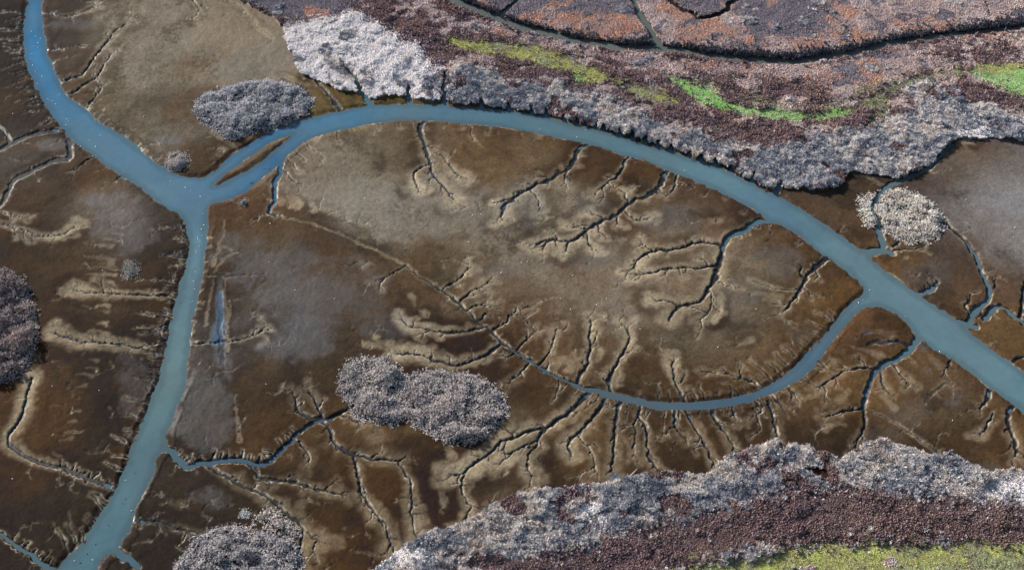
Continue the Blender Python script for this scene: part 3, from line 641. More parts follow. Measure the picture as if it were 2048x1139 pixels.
for i in range(len(mp)):
    R = 62.0
    wn = window(mx[i] - R, mx[i] + R, my[i] - R, my[i] + R)
    if wn is None: continue
    k = np.exp(-((wx[wn] - mx[i]) ** 2 + (wy[wn] - my[i]) ** 2) / (2 * 11.0 ** 2)) + 1e-7
    den[wn] += k
    num[wn] += k[..., None] * mc[i]
C = num / den[..., None]
C = np.where((den > 1e-8)[..., None], C, lin((88, 70, 52)))
def mixc(C, c, f):
    f = np.clip(f, 0, 1)[..., None]
    return C * (1 - f) + np.asarray(c) * f
flat_ = sstep(.11, .15, C.mean(2))                            # the open wet flats are even
C *= (1 + 0.20 * mid * (1 - .5 * flat_) + 0.18 * fine * (1 - .45 * flat_) + 0.11 * big + 0.10 * vnoise(X, Y, 1.0, 471))[..., None]
C = mixc(C, lin((50, 38, 30)), 0.5 * sstep(.12, .6, fbm(X, Y, 18, 4, 425, .6)) * (1 - sstep(.10, .17, C.mean(2))))
# rusty diatom film in blotches, and dark brown film round the silt
C = mixc(C, lin((108, 74, 34)), 0.22 * sstep(0.05, 0.6, fbm(X, Y, 22, 4, 431)) * (1 - sstep(88, 118, C.sum(2) * 0 + 0)))
C = mixc(C, lin((50, 33, 21)), 0.6 * ring * sstep(-0.45, 0.35, fbm(X, Y, 14, 3, 441)))
C = mixc(C, lin((164, 154, 137)), 0.84 * halo * (0.8 + 0.35 * mid + .3 * fine))
C = mixc(C, lin((200, 190, 174)), 0.6 * lit_lip * sstep(-.25, .45, fbm(X, Y, 3.5, 3, 481, .7)))  # pale silt lip, with the sunlit rim's brightness painted in
# the bank's own strip of dark wet mud, and a pale rim painting in the sunlit edge
C = mixc(C, lin((62, 48, 38)), 0.45 * (1 - sstep(0, 9, np.abs(sr))) * sstep(-0.5, 0.5, fbm(X, Y, 9, 3, 451)))
C = mixc(C, lin((28, 31, 38)), 0.9 * np.clip(floor_ * 1.3, 0, 1))  # wet creek beds, with shadow darkened into their colour
C = mixc(C, lin((70, 66, 62)), (1 - sstep(-0.3, 0.6, sr)) * 0.8)
C = mixc(C, lin((180, 166, 146)), 0.7 * np.exp(-((sr - .9) / .5) ** 2) * sstep(-.05, .7, fbm(X, Y, 6, 4, 491, .7)))
wet = 0.55 * np.clip(floor_, 0, 1) + 0.5 * (1 - sstep(-0.2, 2.5, sr))
# shallow films of water on the flats, bluish sky sheen painted into their colour
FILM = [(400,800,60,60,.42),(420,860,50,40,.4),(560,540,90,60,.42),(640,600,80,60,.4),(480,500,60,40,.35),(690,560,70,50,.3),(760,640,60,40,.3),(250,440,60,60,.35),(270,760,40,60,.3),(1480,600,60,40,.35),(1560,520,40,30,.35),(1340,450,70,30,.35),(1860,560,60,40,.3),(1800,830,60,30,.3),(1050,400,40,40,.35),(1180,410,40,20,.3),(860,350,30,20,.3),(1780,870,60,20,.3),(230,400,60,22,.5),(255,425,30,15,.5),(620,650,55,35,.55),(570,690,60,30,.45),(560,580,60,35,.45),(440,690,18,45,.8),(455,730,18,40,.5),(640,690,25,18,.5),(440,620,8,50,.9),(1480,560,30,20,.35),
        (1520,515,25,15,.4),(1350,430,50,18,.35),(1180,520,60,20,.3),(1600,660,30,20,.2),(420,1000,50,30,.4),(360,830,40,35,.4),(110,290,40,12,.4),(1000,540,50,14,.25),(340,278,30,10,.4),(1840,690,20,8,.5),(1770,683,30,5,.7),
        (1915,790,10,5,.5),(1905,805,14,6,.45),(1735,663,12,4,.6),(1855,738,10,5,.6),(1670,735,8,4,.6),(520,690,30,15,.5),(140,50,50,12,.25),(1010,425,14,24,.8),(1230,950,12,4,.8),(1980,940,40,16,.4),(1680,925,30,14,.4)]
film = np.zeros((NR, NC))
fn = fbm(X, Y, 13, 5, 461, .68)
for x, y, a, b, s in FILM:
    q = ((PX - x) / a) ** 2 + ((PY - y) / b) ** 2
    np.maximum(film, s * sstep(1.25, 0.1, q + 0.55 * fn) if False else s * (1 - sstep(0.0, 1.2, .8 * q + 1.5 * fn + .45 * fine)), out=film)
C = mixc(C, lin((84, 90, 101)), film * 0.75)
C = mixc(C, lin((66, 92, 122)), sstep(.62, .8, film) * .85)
wet = np.maximum(wet, film * 0.8)
# litter below the plants
ZC = {BRUSH: (78,62,62), PALE: (230,220,216), GREY: (98,92,92), RUST: (128,88,68), SLATE: (84,80,90), MAUVE: (122,104,102), YELLOW: (128,128,66), GREEN: (104,140,70), TRACK: (120,110,88), SAND: (190,170,150), HEDGE: (50,50,48)}
for k, c in ZC.items():
    m = (zone == k)
    C[m] = lin(c) * 0.75 * (1 + 0.3 * fine[m] + 0.2 * mid[m])[:, None]
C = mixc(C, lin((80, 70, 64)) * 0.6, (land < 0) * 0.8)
# wheel marks of the farm track
rut = np.full((NR, NC), 9.0)
for off in (-5, 5):
    rut = np.minimum(rut, edge_dist(smooth(G([(1560,232+off*.4),(1640,230+off*.4),(1690,218+off),(1730,198+off),(1780,172+off),(1830,156+off),(1900,147+off),(1960,150+off)]), False, 2), 4.0, False))
C = mixc(C, lin((150, 134, 110)), 0.7 * (1 - sstep(0.5, 1.3, rut)) * (zone > 0))
lum = C.mean(2)
wet = np.maximum(wet, .42 * sstep(.10, .15, lum) * (halo < .3))
C = C * np.where((zone == 0), np.clip((lum / .085), (.25), 3) ** .42, 1)[..., None]
C = np.clip(C * np.array([.70, .65, .55]) * .95, 0.006, 0.8)

# ------------------------------------------------------------------ helpers for objects
def tag(o, label=None, cat=None, group=None, kind=None):
    if label: o["label"] = label
    if cat: o["category"] = cat
    if group: o["group"] = group
    if kind: o["kind"] = kind
    return o

def new_mesh(name, V, F, mat=None, colors=None, floats=None, smooth_=False):
    """V (n,3); F (m,3|4) ints"""
    V = np.asarray(V, np.float32); F = np.asarray(F, np.int32)
    me = bpy.data.meshes.new(name)
    k = F.shape[1]
    me.vertices.add(len(V)); me.vertices.foreach_set("co", V.ravel())
    me.loops.add(F.size); me.loops.foreach_set("vertex_index", F.ravel())
    me.polygons.add(len(F)); me.polygons.foreach_set("loop_start", np.arange(0, F.size, k, dtype=np.int32))
    if smooth_: me.polygons.foreach_set("use_smooth", np.ones(len(F), bool))
    if colors is not None:
        a = me.attributes.new("tint", 'FLOAT_COLOR', 'POINT')
        c4 = np.ones((len(V), 4), np.float32); c4[:, :3] = colors
        a.data.foreach_set("color", c4.ravel())
    for nme, arr in (floats or {}).items():
        a = me.attributes.new(nme, 'FLOAT', 'POINT'); a.data.foreach_set("value", np.asarray(arr, np.float32).ravel())
    me.update(calc_edges=True)
    if mat: me.materials.append(mat)
    return me

def add(name, me):
    o = bpy.data.objects.new(name, me); col.objects.link(o); return o

def material(name):
    m = bpy.data.materials.new(name); m.use_nodes = True
    n = m.node_tree.nodes; l = m.node_tree.links
    return m, n, l, n["Principled BSDF"]

# mud
mud, n, l, b = material("mud")
at = n.new("ShaderNodeAttribute"); at.attribute_name = "tint"
wt = n.new("ShaderNodeAttribute"); wt.attribute_name = "wet"
tc = n.new("ShaderNodeTexCoord")
nz = n.new("ShaderNodeTexNoise"); nz.inputs['Scale'].default_value = 0.9; nz.inputs['Detail'].default_value = 6; nz.inputs['Roughness'].default_value = .75
l.new(tc.outputs['Object'], nz.inputs['Vector'])
mr = n.new("ShaderNodeMapRange"); mr.inputs['From Min'].default_value = .33; mr.inputs['From Max'].default_value = .67; mr.inputs['To Min'].default_value = .70; mr.inputs['To Max'].default_value = 1.32
l.new(nz.outputs['Fac'], mr.inputs['Value'])
mu = n.new("ShaderNodeVectorMath"); mu.operation = 'SCALE'
l.new(at.outputs['Color'], mu.inputs[0]); l.new(mr.outputs[0], mu.inputs['Scale'])
l.new(mu.outputs[0], b.inputs['Base Color'])
rr = n.new("ShaderNodeMapRange"); rr.inputs['To Min'].default_value = .85; rr.inputs['To Max'].default_value = .16
l.new(wt.outputs['Fac'], rr.inputs['Value']); l.new(rr.outputs[0], b.inputs['Roughness'])
sp = n.new('ShaderNodeMapRange'); sp.inputs['To Min'].default_value = .1; sp.inputs['To Max'].default_value = .45
l.new(wt.outputs['Fac'], sp.inputs['Value']); l.new(sp.outputs[0], b.inputs['Specular IOR Level'])
bp = n.new("ShaderNodeBump"); bp.inputs['Strength'].default_value = .35; bp.inputs['Distance'].default_value = .12
l.new(nz.outputs['Fac'], bp.inputs['Height']); l.new(bp.outputs[0], b.inputs['Normal'])

# turbid water; its tint also carries the sky's blue reflection
wat, n, l, b = material("water")
at = n.new("ShaderNodeAttribute"); at.attribute_name = "tint"
tc = n.new("ShaderNodeTexCoord")
nz = n.new("ShaderNodeTexNoise"); nz.inputs['Scale'].default_value = .8; nz.inputs['Detail'].default_value = 4
l.new(tc.outputs['Object'], nz.inputs['Vector'])
bp = n.new("ShaderNodeBump"); bp.inputs['Strength'].default_value = .3; bp.inputs['Distance'].default_value = .15
l.new(nz.outputs['Fac'], bp.inputs['Height']); l.new(bp.outputs[0], b.inputs['Normal'])
l.new(at.outputs['Color'], b.inputs['Base Color'])
b.inputs['Roughness'].default_value = .12; b.inputs['IOR'].default_value = 1.33

# ------------------------------------------------------------------ ground and water sheets
idx = np.arange(NR * NC).reshape(NR, NC)
quads = np.stack([idx[:-1, :-1], idx[:-1, 1:], idx[1:, 1:], idx[1:, :-1]], -1).reshape(-1, 4)
V = np.stack([X, Y, Z], -1).reshape(-1, 3)
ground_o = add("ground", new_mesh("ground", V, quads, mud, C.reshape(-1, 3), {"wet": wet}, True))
tag(ground_o, "brown tidal mudflat cut by branching creeks", kind="structure")

low = Z < WL + 0.02
for _ in range(3):
    e = low.copy(); e[1:] |= low[:-1]; e[:-1] |= low[1:]; e[:, 1:] |= low[:, :-1]; e[:, :-1] |= low[:, 1:]; low = e
isditch = edge_dist(G(DITCH), 14, False) < 13.5
isditch |= edge_dist(G([(1320,96),(1310,72),(1295,50),(1275,20),(1262,-8),(1250,-60)]), 12, False) < 11.5
isditch |= (PY < 60) & (PX > 900)
WAT = """60 -40 52 112 152;65 60 58 118 158;70 150 62 116 150;150 250 74 116 142;250 320 84 118 138;380 370 92 118 132;395 440 92 122 138;400 500 96 128 138;380 600 98 126 132;340 750 100 126 126;300 900 98 124 122;200 1060 92 118 118;120 1180 90 116 118;450 350 62 112 142;
560 310 52 104 142;480 380 52 100 138;640 245 72 118 145;800 222 76 118 138;1000 232 74 114 130;1200 275 80 118 130;1400 345 84 122 134;1560 415 80 116 132;1700 510 82 120 134;1780 590 88 128 140;1900 670 90 128 138;2040 780 92 128 138;2200 920 92 128 138;1650 680 70 108 138;1560 765 62 98 130;
1420 807 62 92 120;1250 795 66 88 108;1200 780 70 86 100;1760 495 104 124 128;1945 640 98 124 134;360 920 58 86 112;240 1110 62 94 118"""
wp = np.array([[float(v) for v in t.split()] for t in WAT.replace("\n", "").split(";")])
gx, gy = G(wp[:, :2]).T
wq = wp[:, 2:]; wg = wq.mean(1, keepdims=True); wc = lin(wg + (wq - wg) * np.where(wp[:, :1] < 650, .95, .74))  # left reaches kept bluer, a painted sky reflection
def water_sheet(name, mask, const=None):
    f = (mask[:-1, :-1] & mask[1:, 1:]).ravel()
    q = quads[f]
    u, inv = np.unique(q.ravel(), return_inverse=True)
    P = V[u].copy(); P[:, 2] = WL
    if const is None:
        k = np.exp(-((P[:, 0:1] - gx) ** 2 + (P[:, 1:2] - gy) ** 2) / (2 * 16.0 ** 2)) + 1e-12
        c = (k @ wc) / k.sum(1, keepdims=True)
    else:
        c = np.tile(lin(const), (len(P), 1))
    c = c * (1 + 0.22 * fbm(P[:, 0], P[:, 1], 18, 5, 501, .6) + .06 * fbm(P[:, 0], P[:, 1], 2.2, 2, 505))[:, None]
    silt = np.clip(.5 + 1.3 * fbm(P[:, 0] * .9 + P[:, 1] * .5, P[:, 1] * .9 - P[:, 0] * .5, 24, 4, 521, .6), 0, 1)[:, None] * .35
    c = c * (1 - silt) + lin((112, 130, 130)) * .8 * silt
    shoal = np.clip(1 - sstep(.3, 3.2, -sr.ravel()[u] + 1.3 * fbm(P[:, 0], P[:, 1], 9, 4, 511, .6)), 0, 1)[:, None]
    c = c * (1 - .45 * shoal) + lin((74, 88, 92)) * .45 * shoal
    return add(name, new_mesh(name, P, inv.reshape(-1, 4), wat, c * np.array([.76, .81, .82])))
tag(water_sheet("river", low & ~isditch), "blue grey tidal river winding between mudflats", kind="structure")
tag(water_sheet("drain_water", low & isditch, (118, 112, 96)), "olive grey water in the drain of the upper marsh", kind="structure")

# ------------------------------------------------------------------ plants
def tuft_reed(n, seed, lean=.5, wid=.11):
    r = np.random.default_rng(seed); V = []; F = []
    for i in range(n):
        a = r.uniform(0, 6.283); d = .42 * math.sqrt(r.uniform()); base = np.array([d * math.cos(a), d * math.sin(a), 0.0])
        la = a + r.normal(0, .7); k = lean * r.uniform(.2, 1)
        h = r.uniform(.6, 1.0)
        tip = base + np.array([math.cos(la) * k, math.sin(la) * k, h])
        midp = base + np.array([math.cos(la) * k * .3, math.sin(la) * k * .3, h * .62])
        wa = r.uniform(0, 6.283); wv = np.array([math.cos(wa), math.sin(wa), 0]) * wid * r.uniform(.6, 1.3)
        s = len(V); V += [base - wv * .6, base + wv * .6, midp + wv, midp - wv, tip + wv * .25, tip - wv * .25]
        F += [(s, s + 1, s + 2, s + 3), (s + 3, s + 2, s + 4, s + 5)]
    return np.array(V), np.array(F)

def tuft_leaf(n, seed, size=.2, flat=1.0):
    r = np.random.default_rng(seed); V = []; F = []
    for i in range(n):
        d = r.normal(0, 1, 3); d[2] = abs(d[2]); d /= np.linalg.norm(d)
        rad = r.uniform(.35, 1.0) ** .6
        p = d * rad * np.array([.55, .55, .95 * flat])
        nn = d + r.normal(0, .55, 3); nn /= np.linalg.norm(nn)
        t = np.cross(nn, r.normal(0, 1, 3)); t /= np.linalg.norm(t); bt = np.cross(nn, t)
        s = size * r.uniform(.6, 1.35)
        k = len(V); V += [p - t * s, p - bt * s * .6, p + t * s, p + bt * s * .6]
        F.append((k, k + 1, k + 2, k + 3))
    return np.array(V), np.array(F)

def tuft_clump(n, seed, size=.2, segs=7):
    r = np.random.default_rng(seed); V = []; F = []
    for j, (rad, h) in enumerate(((.52, 0), (.55, .35), (.42, .72), (.2, .95))):
        for k in range(segs):
            a = (k + .5 * (j % 2) + r.normal(0, .16)) * 2 * math.pi / segs; q = rad * r.uniform(.72, 1.25)
            V.append(np.array([q * math.cos(a), q * math.sin(a), max(0, h + (r.normal(0, .12) if j else 0))]))
    for j in range(3):
        for k in range(segs):
            F.append((j * segs + k, j * segs + (k + 1) % segs, (j + 1) * segs + (k + 1) % segs, (j + 1) * segs + k))
    V.append(np.array([r.normal(0, .08), r.normal(0, .08), 1.02])); top = len(V) - 1
    for k in range(0, segs - 1, 2): F.append((3 * segs + k, 3 * segs + k + 1, 3 * segs + (k + 2) % segs, top))
    F.append((3 * segs + segs - 1, 3 * segs, top, 3 * segs + segs - 1)) if segs % 2 else None
    F = [f for f in F if len(set(f)) == 4]
    v2, f2 = tuft_leaf(n, seed + 500, size)
    f2 = f2 + len(V)
    return np.concatenate([np.array(V), v2 * np.array([1.08, 1.08, 1.08])]), np.concatenate([np.array(F), f2])

def plant_mat(name, attr_type):
    m, n, l, b = material(name)
    at = n.new("ShaderNodeAttribute"); at.attribute_type = attr_type; at.attribute_name = "tint"
    l.new(at.outputs['Color'], b.inputs['Base Color'])
    b.inputs['Roughness'].default_value = .8; b.inputs['Specular IOR Level'].default_value = .15
    return m
veg_i = plant_mat("plants_scattered", 'INSTANCER')
veg_g = plant_mat("plants_thicket", 'GEOMETRY')

kits = {}
def kit(name, makers):
    c = bpy.data.collections.new(name)
    for i, mk in enumerate(makers):
        v, f = mk(900 + 31 * i + len(kits) * 401)
        c.objects.link(bpy.data.objects.new(name + "_tuft", new_mesh(name, v, f, veg_i)))
    kits[name] = c
cl = lambda q: tuft_clump(26, q, .2); rd = lambda q: tuft_reed(26, q, 1.1, .09); lfm = lambda q: tuft_leaf(60, q, .16); lfl = lambda q: tuft_leaf(54, q, .19, .8)
kit("reed", [lfm, rd, lfl, rd, lfm, rd]); kit("leaf", [lfm, lfm, lfl, cl, lfm, rd]); kit("mat", [lfl, lfm, lfl, cl, lfm, rd])
kit("grass", [lambda q: tuft_reed(26, q, 1.4, .09)] * 6)

def scatter_tree(collection):
    t = bpy.data.node_groups.new("scatter", 'GeometryNodeTree')
    t.interface.new_socket("Geometry", in_out='INPUT', socket_type='NodeSocketGeometry')
    t.interface.new_socket("Geometry", in_out='OUTPUT', socket_type='NodeSocketGeometry')
    gi = t.nodes.new('NodeGroupInput'); go = t.nodes.new('NodeGroupOutput')
    ci = t.nodes.new('GeometryNodeCollectionInfo'); ci.inputs['Collection'].default_value = collection; ci.inputs['Separate Children'].default_value = True; ci.inputs['Reset Children'].default_value = True
    ip = t.nodes.new('GeometryNodeInstanceOnPoints'); ip.inputs['Pick Instance'].default_value = True
    def named(nm, ty):
        a = t.nodes.new('GeometryNodeInputNamedAttribute'); a.data_type = ty; a.inputs['Name'].default_value = nm; return a.outputs['Attribute']
    t.links.new(gi.outputs[0], ip.inputs['Points']); t.links.new(ci.outputs[0], ip.inputs['Instance'])
    t.links.new(named("pick", 'INT'), ip.inputs['Instance Index']); t.links.new(named("turn", 'FLOAT_VECTOR'), ip.inputs['Rotation']); t.links.new(named("size", 'FLOAT_VECTOR'), ip.inputs['Scale'])
    t.links.new(ip.outputs[0], go.inputs[0])
    return t
trees = {k: scatter_tree(c) for k, c in kits.items()}

def lookup(x, y):
    r = np.clip(np.searchsorted(YR, y), 0, NR - 1)
    c = np.clip(np.searchsorted(UC, x / SR[r]), 0, NC - 1)
    return r, c

# candidate points: one jittered lattice over the whole place
SP = 0.52
gxs = np.arange(-420, 480, SP); gys = np.arange(-250, 320, SP)
QX, QY = np.meshgrid(gxs, gys)
QX = (QX + rng.uniform(-.5, .5, QX.shape) * SP).ravel(); QY = (QY + rng.uniform(-.5, .5, QY.shape) * SP).ravel()
qpx, qpy = plan(QX, QY)
keep = (qpx > -260) & (qpx < 2480) & (qpy > -110) & (qpy < 1450)
QX, QY = QX[keep], QY[keep]
qr, qc = lookup(QX, QY)
qz = Z[qr, qc]
# plants of neighbouring kinds mingle where they meet
sj = np.where(rng.uniform(size=len(QX)) < .3, 4.5, 1.3)
jr, jc = lookup(QX + rng.normal(0, 1, len(QX)) * sj, QY + rng.normal(0, 1, len(QX)) * sj)
grassy = np.isin(zone[qr, qc], (GREEN, YELLOW)) & (rng.uniform(size=len(QX)) < .45)
qzone = np.where((zone[qr, qc] > 0) & (zone[jr, jc] > 0) & ~grassy, zone[jr, jc], zone[qr, qc])

pa = fbm(QX, QY, 20, 4, 801, .62); pb = fbm(QX, QY, 13, 4, 811, .62); z0 = qzone.copy()
for frm, fld, lo, hi, to in ((RUST, pa, .22, 9, MAUVE), (RUST, pb, .34, 9, SLATE), (MAUVE, pa, .28, 9, RUST), (MAUVE, pb, -9, -.3, SLATE), (MAUVE, pb, .42, 9, GREY), (GREY, pb - np.where(QY < 0, 0, .12), .24, 9, BRUSH),
                             (PALE, pb, .30, 9, GREY), (BRUSH, pb, .16, 9, MAUVE), (SLATE, pa, .34, 9, RUST), (SLATE, pb, -9, -.4, GREY), (YELLOW, pb, .10, 9, TRACK), (YELLOW, pa, -9, -.4, MAUVE), (GREEN, pb, .5, 9, MAUVE)):
    m_ = (z0 == frm) & (fld > lo) & (fld < hi)
    if frm == BRUSH: m_ &= QY > 0
    qzone[m_] = to

def palette(x, y, cols, seed):
    """patches of the plant's own colours plus a spread between single tufts"""
    c = np.array([lin(v) for v in cols]); n = len(c)
    c = c.mean(0) + (c - c.mean(0)) * (1.25 if seed == 611 else .8)
    t = (fbm(x, y, 16, 3, seed, .6) * .75 + fbm(x, y, 4, 2, seed + 9) * .45 + rng.normal(0, .16, len(x))) * .5 + .5
    t = np.clip(t, 0, .9999) * (n - 1); i = t.astype(int); f = (t - i)[:, None]
    return (c[i] * (1 - f) + c[np.minimum(i + 1, n - 1)] * f) * rng.uniform(.9, 1.1, (len(x), 1))

GAIN = {"grey_reeds": (.91, .94, .94), "brown_brush": (.84, .79, .80), "rust_marsh_plants": (1.22, 1.14, 1.1), "slate_marsh_plants": (1.02, 1.0, .98), "mauve_marsh_plants": (1.2, 1.17, 1.17),
        "yellow_grass": (1.22, 1.22, 1.0), "green_grass": (1.15, 1.22, 1.05), "track_grass": (1.15, 1.15, 1.05), "hedge_plants": (.8, .8, .8)}
def scatter(name, label, kname, m, dens, h, wd, cols, seed, gain=1.5, gap=-.45, clump=4.0):
    x, y, z = QX[m], QY[m], qz[m]
    hn = fbm(x, y, clump * 2.4, 3, seed + 3, .42)
    k = (rng.uniform(size=len(x)) < dens) & (hn > gap)
    x, y, z, hn = x[k], y[k], z[k], hn[k]
    wd = wd * .68
    s = (1 + .8 * hn) * np.exp(rng.normal(0, .30 if kname == 'reed' else .16, len(x)))
    size = np.stack([wd * s ** .4 * rng.uniform(.8, 1.2, len(x)), wd * s ** .4 * rng.uniform(.8, 1.2, len(x)), h * s], 1)
    turn = np.stack([rng.normal(0, .15, len(x)), rng.normal(0, .15, len(x)), rng.uniform(0, 6.283, len(x))], 1)
    me = bpy.data.meshes.new(name)
    me.vertices.add(len(x)); me.vertices.foreach_set("co", np.stack([x, y, z - .05], 1).astype(np.float32).ravel())
    a = me.attributes.new("tint", 'FLOAT_COLOR', 'POINT'); c4 = np.ones((len(x), 4), np.float32); c4[:, :3] = np.clip(palette(x, y, cols, seed) * gain * np.array(GAIN.get(name, (1, 1, 1))) * (np.where(y < -30, .96, 1.0) if name == 'grey_reeds' else np.where(y > 0, 1.14, 1.0) if name == 'brown_brush' else np.ones(len(x)))[:, None], .008, (.92, .87, .85)); a.data.foreach_set("color", c4.ravel())
    a = me.attributes.new("size", 'FLOAT_VECTOR', 'POINT'); a.data.foreach_set("vector", size.astype(np.float32).ravel())
    a = me.attributes.new("turn", 'FLOAT_VECTOR', 'POINT'); a.data.foreach_set("vector", turn.astype(np.float32).ravel())
    a = me.attributes.new("pick", 'INT', 'POINT'); a.data.foreach_set("value", rng.integers(0, 6, len(x)).astype(np.int32))
    o = add(name, me)
    md = o.modifiers.new("scatter", 'NODES'); md.node_group = trees[kname]
    print("scatter", name, len(x))
    return tag(o, label, kind="stuff")

isN = QY > 0
ok = qz > -1.0
scatter("pale_reeds", "pale pinkish white dry reed bed", "mat", ok & (qzone == PALE), .95, .8, 1.25, [(206,194,196),(240,230,228),(220,210,208),(250,238,234)], 601, 2.6, -.75)
scatter("grey_reeds", "silver grey reeds along the river bank", "reed", ok & (qzone == GREY), .95, 1.3, 1.2, [(132,126,132),(170,164,164),(118,118,126),(186,178,174),(150,138,132),(140,136,140)], 611, 1.9, -.75, 5.0)
scatter("brown_brush", "dark purple brown brush", "leaf", ok & (qzone == BRUSH), .95, 1.0, 1.2, [(116,98,98),(138,116,114),(108,94,96),(146,124,112),(120,104,98)], 621, 1.5, -.85)
scatter("rust_marsh_plants", "rust orange low marsh plants", "mat", ok & (qzone == RUST), .95, .6, 1.2, [(158,130,118),(146,126,122),(178,142,118),(138,126,128),(164,136,122),(186,148,122)], 631, 1.4, -.9)
scatter("slate_marsh_plants", "bluish grey low marsh plants", "mat", ok & (qzone == SLATE), .95, .6, 1.2, [(118,114,124),(134,126,130),(112,108,118),(150,134,130)], 641, 1.4, -.9)
scatter("mauve_marsh_plants", "mixed mauve and grey marsh plants", "mat", ok & (qzone == MAUVE), .95, .65, 1.2, [(156,140,138),(132,122,126),(174,154,142),(160,154,156),(184,158,142)], 651, 1.4, -.9)
scatter("hedge_plants", "dark shrubs lining the bank of the drain", "leaf", ok & (qzone == HEDGE), .95, 1.9, 1.3, [(78,82,92),(96,96,104),(66,70,78)], 691, 1.2, -.7)  # shade of the bank is put into these dark tints
scatter("yellow_grass", "yellow green grass", "grass", ok & (qzone == YELLOW), .8, .35, 1.2, [(158,160,112),(176,184,112),(146,136,112),(184,190,112),(162,154,118)], 661, 1.15, -.8, 3)
scatter("green_grass", "bright green grass", "grass", ok & (qzone == GREEN), .8, .3, 1.2, [(156,182,120),(132,186,98),(170,186,142),(158,168,132)], 671, 1.1, -.9, 3)
scatter("track_grass", "thin olive grass on the farm track", "grass", ok & (qzone == TRACK), .5, .3, 1.1, [(146,148,110),(160,168,128),(134,126,106),(148,160,122)], 681, 1.2, -.9, 3)

# thickets and lone bushes: each one mesh of many leafy tufts
lf = [tuft_reed(12, 990 + i, 1.2, .09) for i in range(4)] + [tuft_leaf(24, 970 + i, .19) for i in range(6)]
BGAIN = {'largest': (.80, .96, 1.02), 'grey': (.98, 1.15, 1.15), 'round': (.65, .71, .77), 'dark': (1.0, 1.12, 1.1)}
def bushy(name, label, cat, d, hh, c, group, step, seed):
    r = np.random.default_rng(seed)
    rr_, cc_ = np.nonzero(d < -0.2)
    x0, x1, y0, y1 = X[rr_, cc_].min(), X[rr_, cc_].max(), Y[rr_, cc_].min(), Y[rr_, cc_].max()
    gx_, gy_ = np.meshgrid(np.arange(x0 - 1, x1 + 1, step), np.arange(y0 - 1, y1 + 1, step))
    x = (gx_ + r.uniform(-.5, .5, gx_.shape) * step).ravel(); y = (gy_ + r.uniform(-.5, .5, gy_.shape) * step).ravel()
    a, b2 = lookup(x, y); dd = d[a, b2]
    k = (dd < -0.1) | ((dd < 1.6) & (r.uniform(size=len(dd)) < .22)); x, y, a, b2, dd = x[k], y[k], a[k], b2[k], dd[k]
    lump = fbm(x, y, 9, 4, seed + 5, .62)
    top = .8 * hh * (.2 + .8 * sstep(0, 4.0, -dd)) * (1 + 1.5 * lump + .2 * fbm(x, y, 2.6, 2, seed + 6)) * (1 - .8 * np.exp(-(fbm(x, y, 16, 3, seed + 8, .6) / .08) ** 2))
    VV = []; FF = []; CC = []; off = 0
    pal = palette(x, y, [tuple(v * .86 for v in c), c, tuple(min(255, v * 1.16) for v in c), (c[0] * 1.1, c[1] * 1.0, c[2] * .96)], seed) * 2.3 * np.array(BGAIN.get(label.split()[0], (.92, 1.07, 1.09)))
    def put(i, s, zb, hz):
        nonlocal off
        v, f = lf[r.integers(0, len(lf))]
        t = r.uniform(0, 6.283); cs, sn = math.cos(t), math.sin(t)
        w_ = np.empty_like(v); w_[:, 0] = (v[:, 0] * cs - v[:, 1] * sn) * s + x[i]; w_[:, 1] = (v[:, 0] * sn + v[:, 1] * cs) * s + y[i]
        w_[:, 2] = v[:, 2] * hz + zb
        VV.append(w_); FF.append(f + off); off += len(v); CC.append(np.repeat(pal[i:i + 1] * r.uniform(.8, 1.2), len(v), 0))
    for i in range(len(x)):
        g = Z[a[i], b2[i]] - .08; h_ = max(.5, top[i]); cap = min(h_, 1.25 * r.uniform(.7, 1.35))
        put(i, step * 1.15 * r.uniform(.7, 1.3), g + h_ - cap, cap)          # crown of the heap
        if h_ > 1.5 and r.uniform() < .4: put(i, step * 1.3, g, h_ - .3)    # stems below it
    V2 = np.concatenate(VV); o_c = np.array([(x0 + x1) / 2, (y0 + y1) / 2, V2[:, 2].min()])
    me = new_mesh(name, V2 - o_c, np.concatenate(FF), veg_g, np.clip(np.concatenate(CC), .01, .85))
    o = add(name, me); o.location = o_c
    print(name, len(me.polygons))
    return tag(o, label, cat, group)
for k, (nm, lab, pts, hh, c) in enumerate(ISLANDS):
    bushy(nm, lab, nm, isl_sd[k], hh, c, "thickets on the mudflats" if nm == "thicket" else "lone bushes on the mud", 0.86 if nm == "thicket" else .5, 700 + 20 * k)

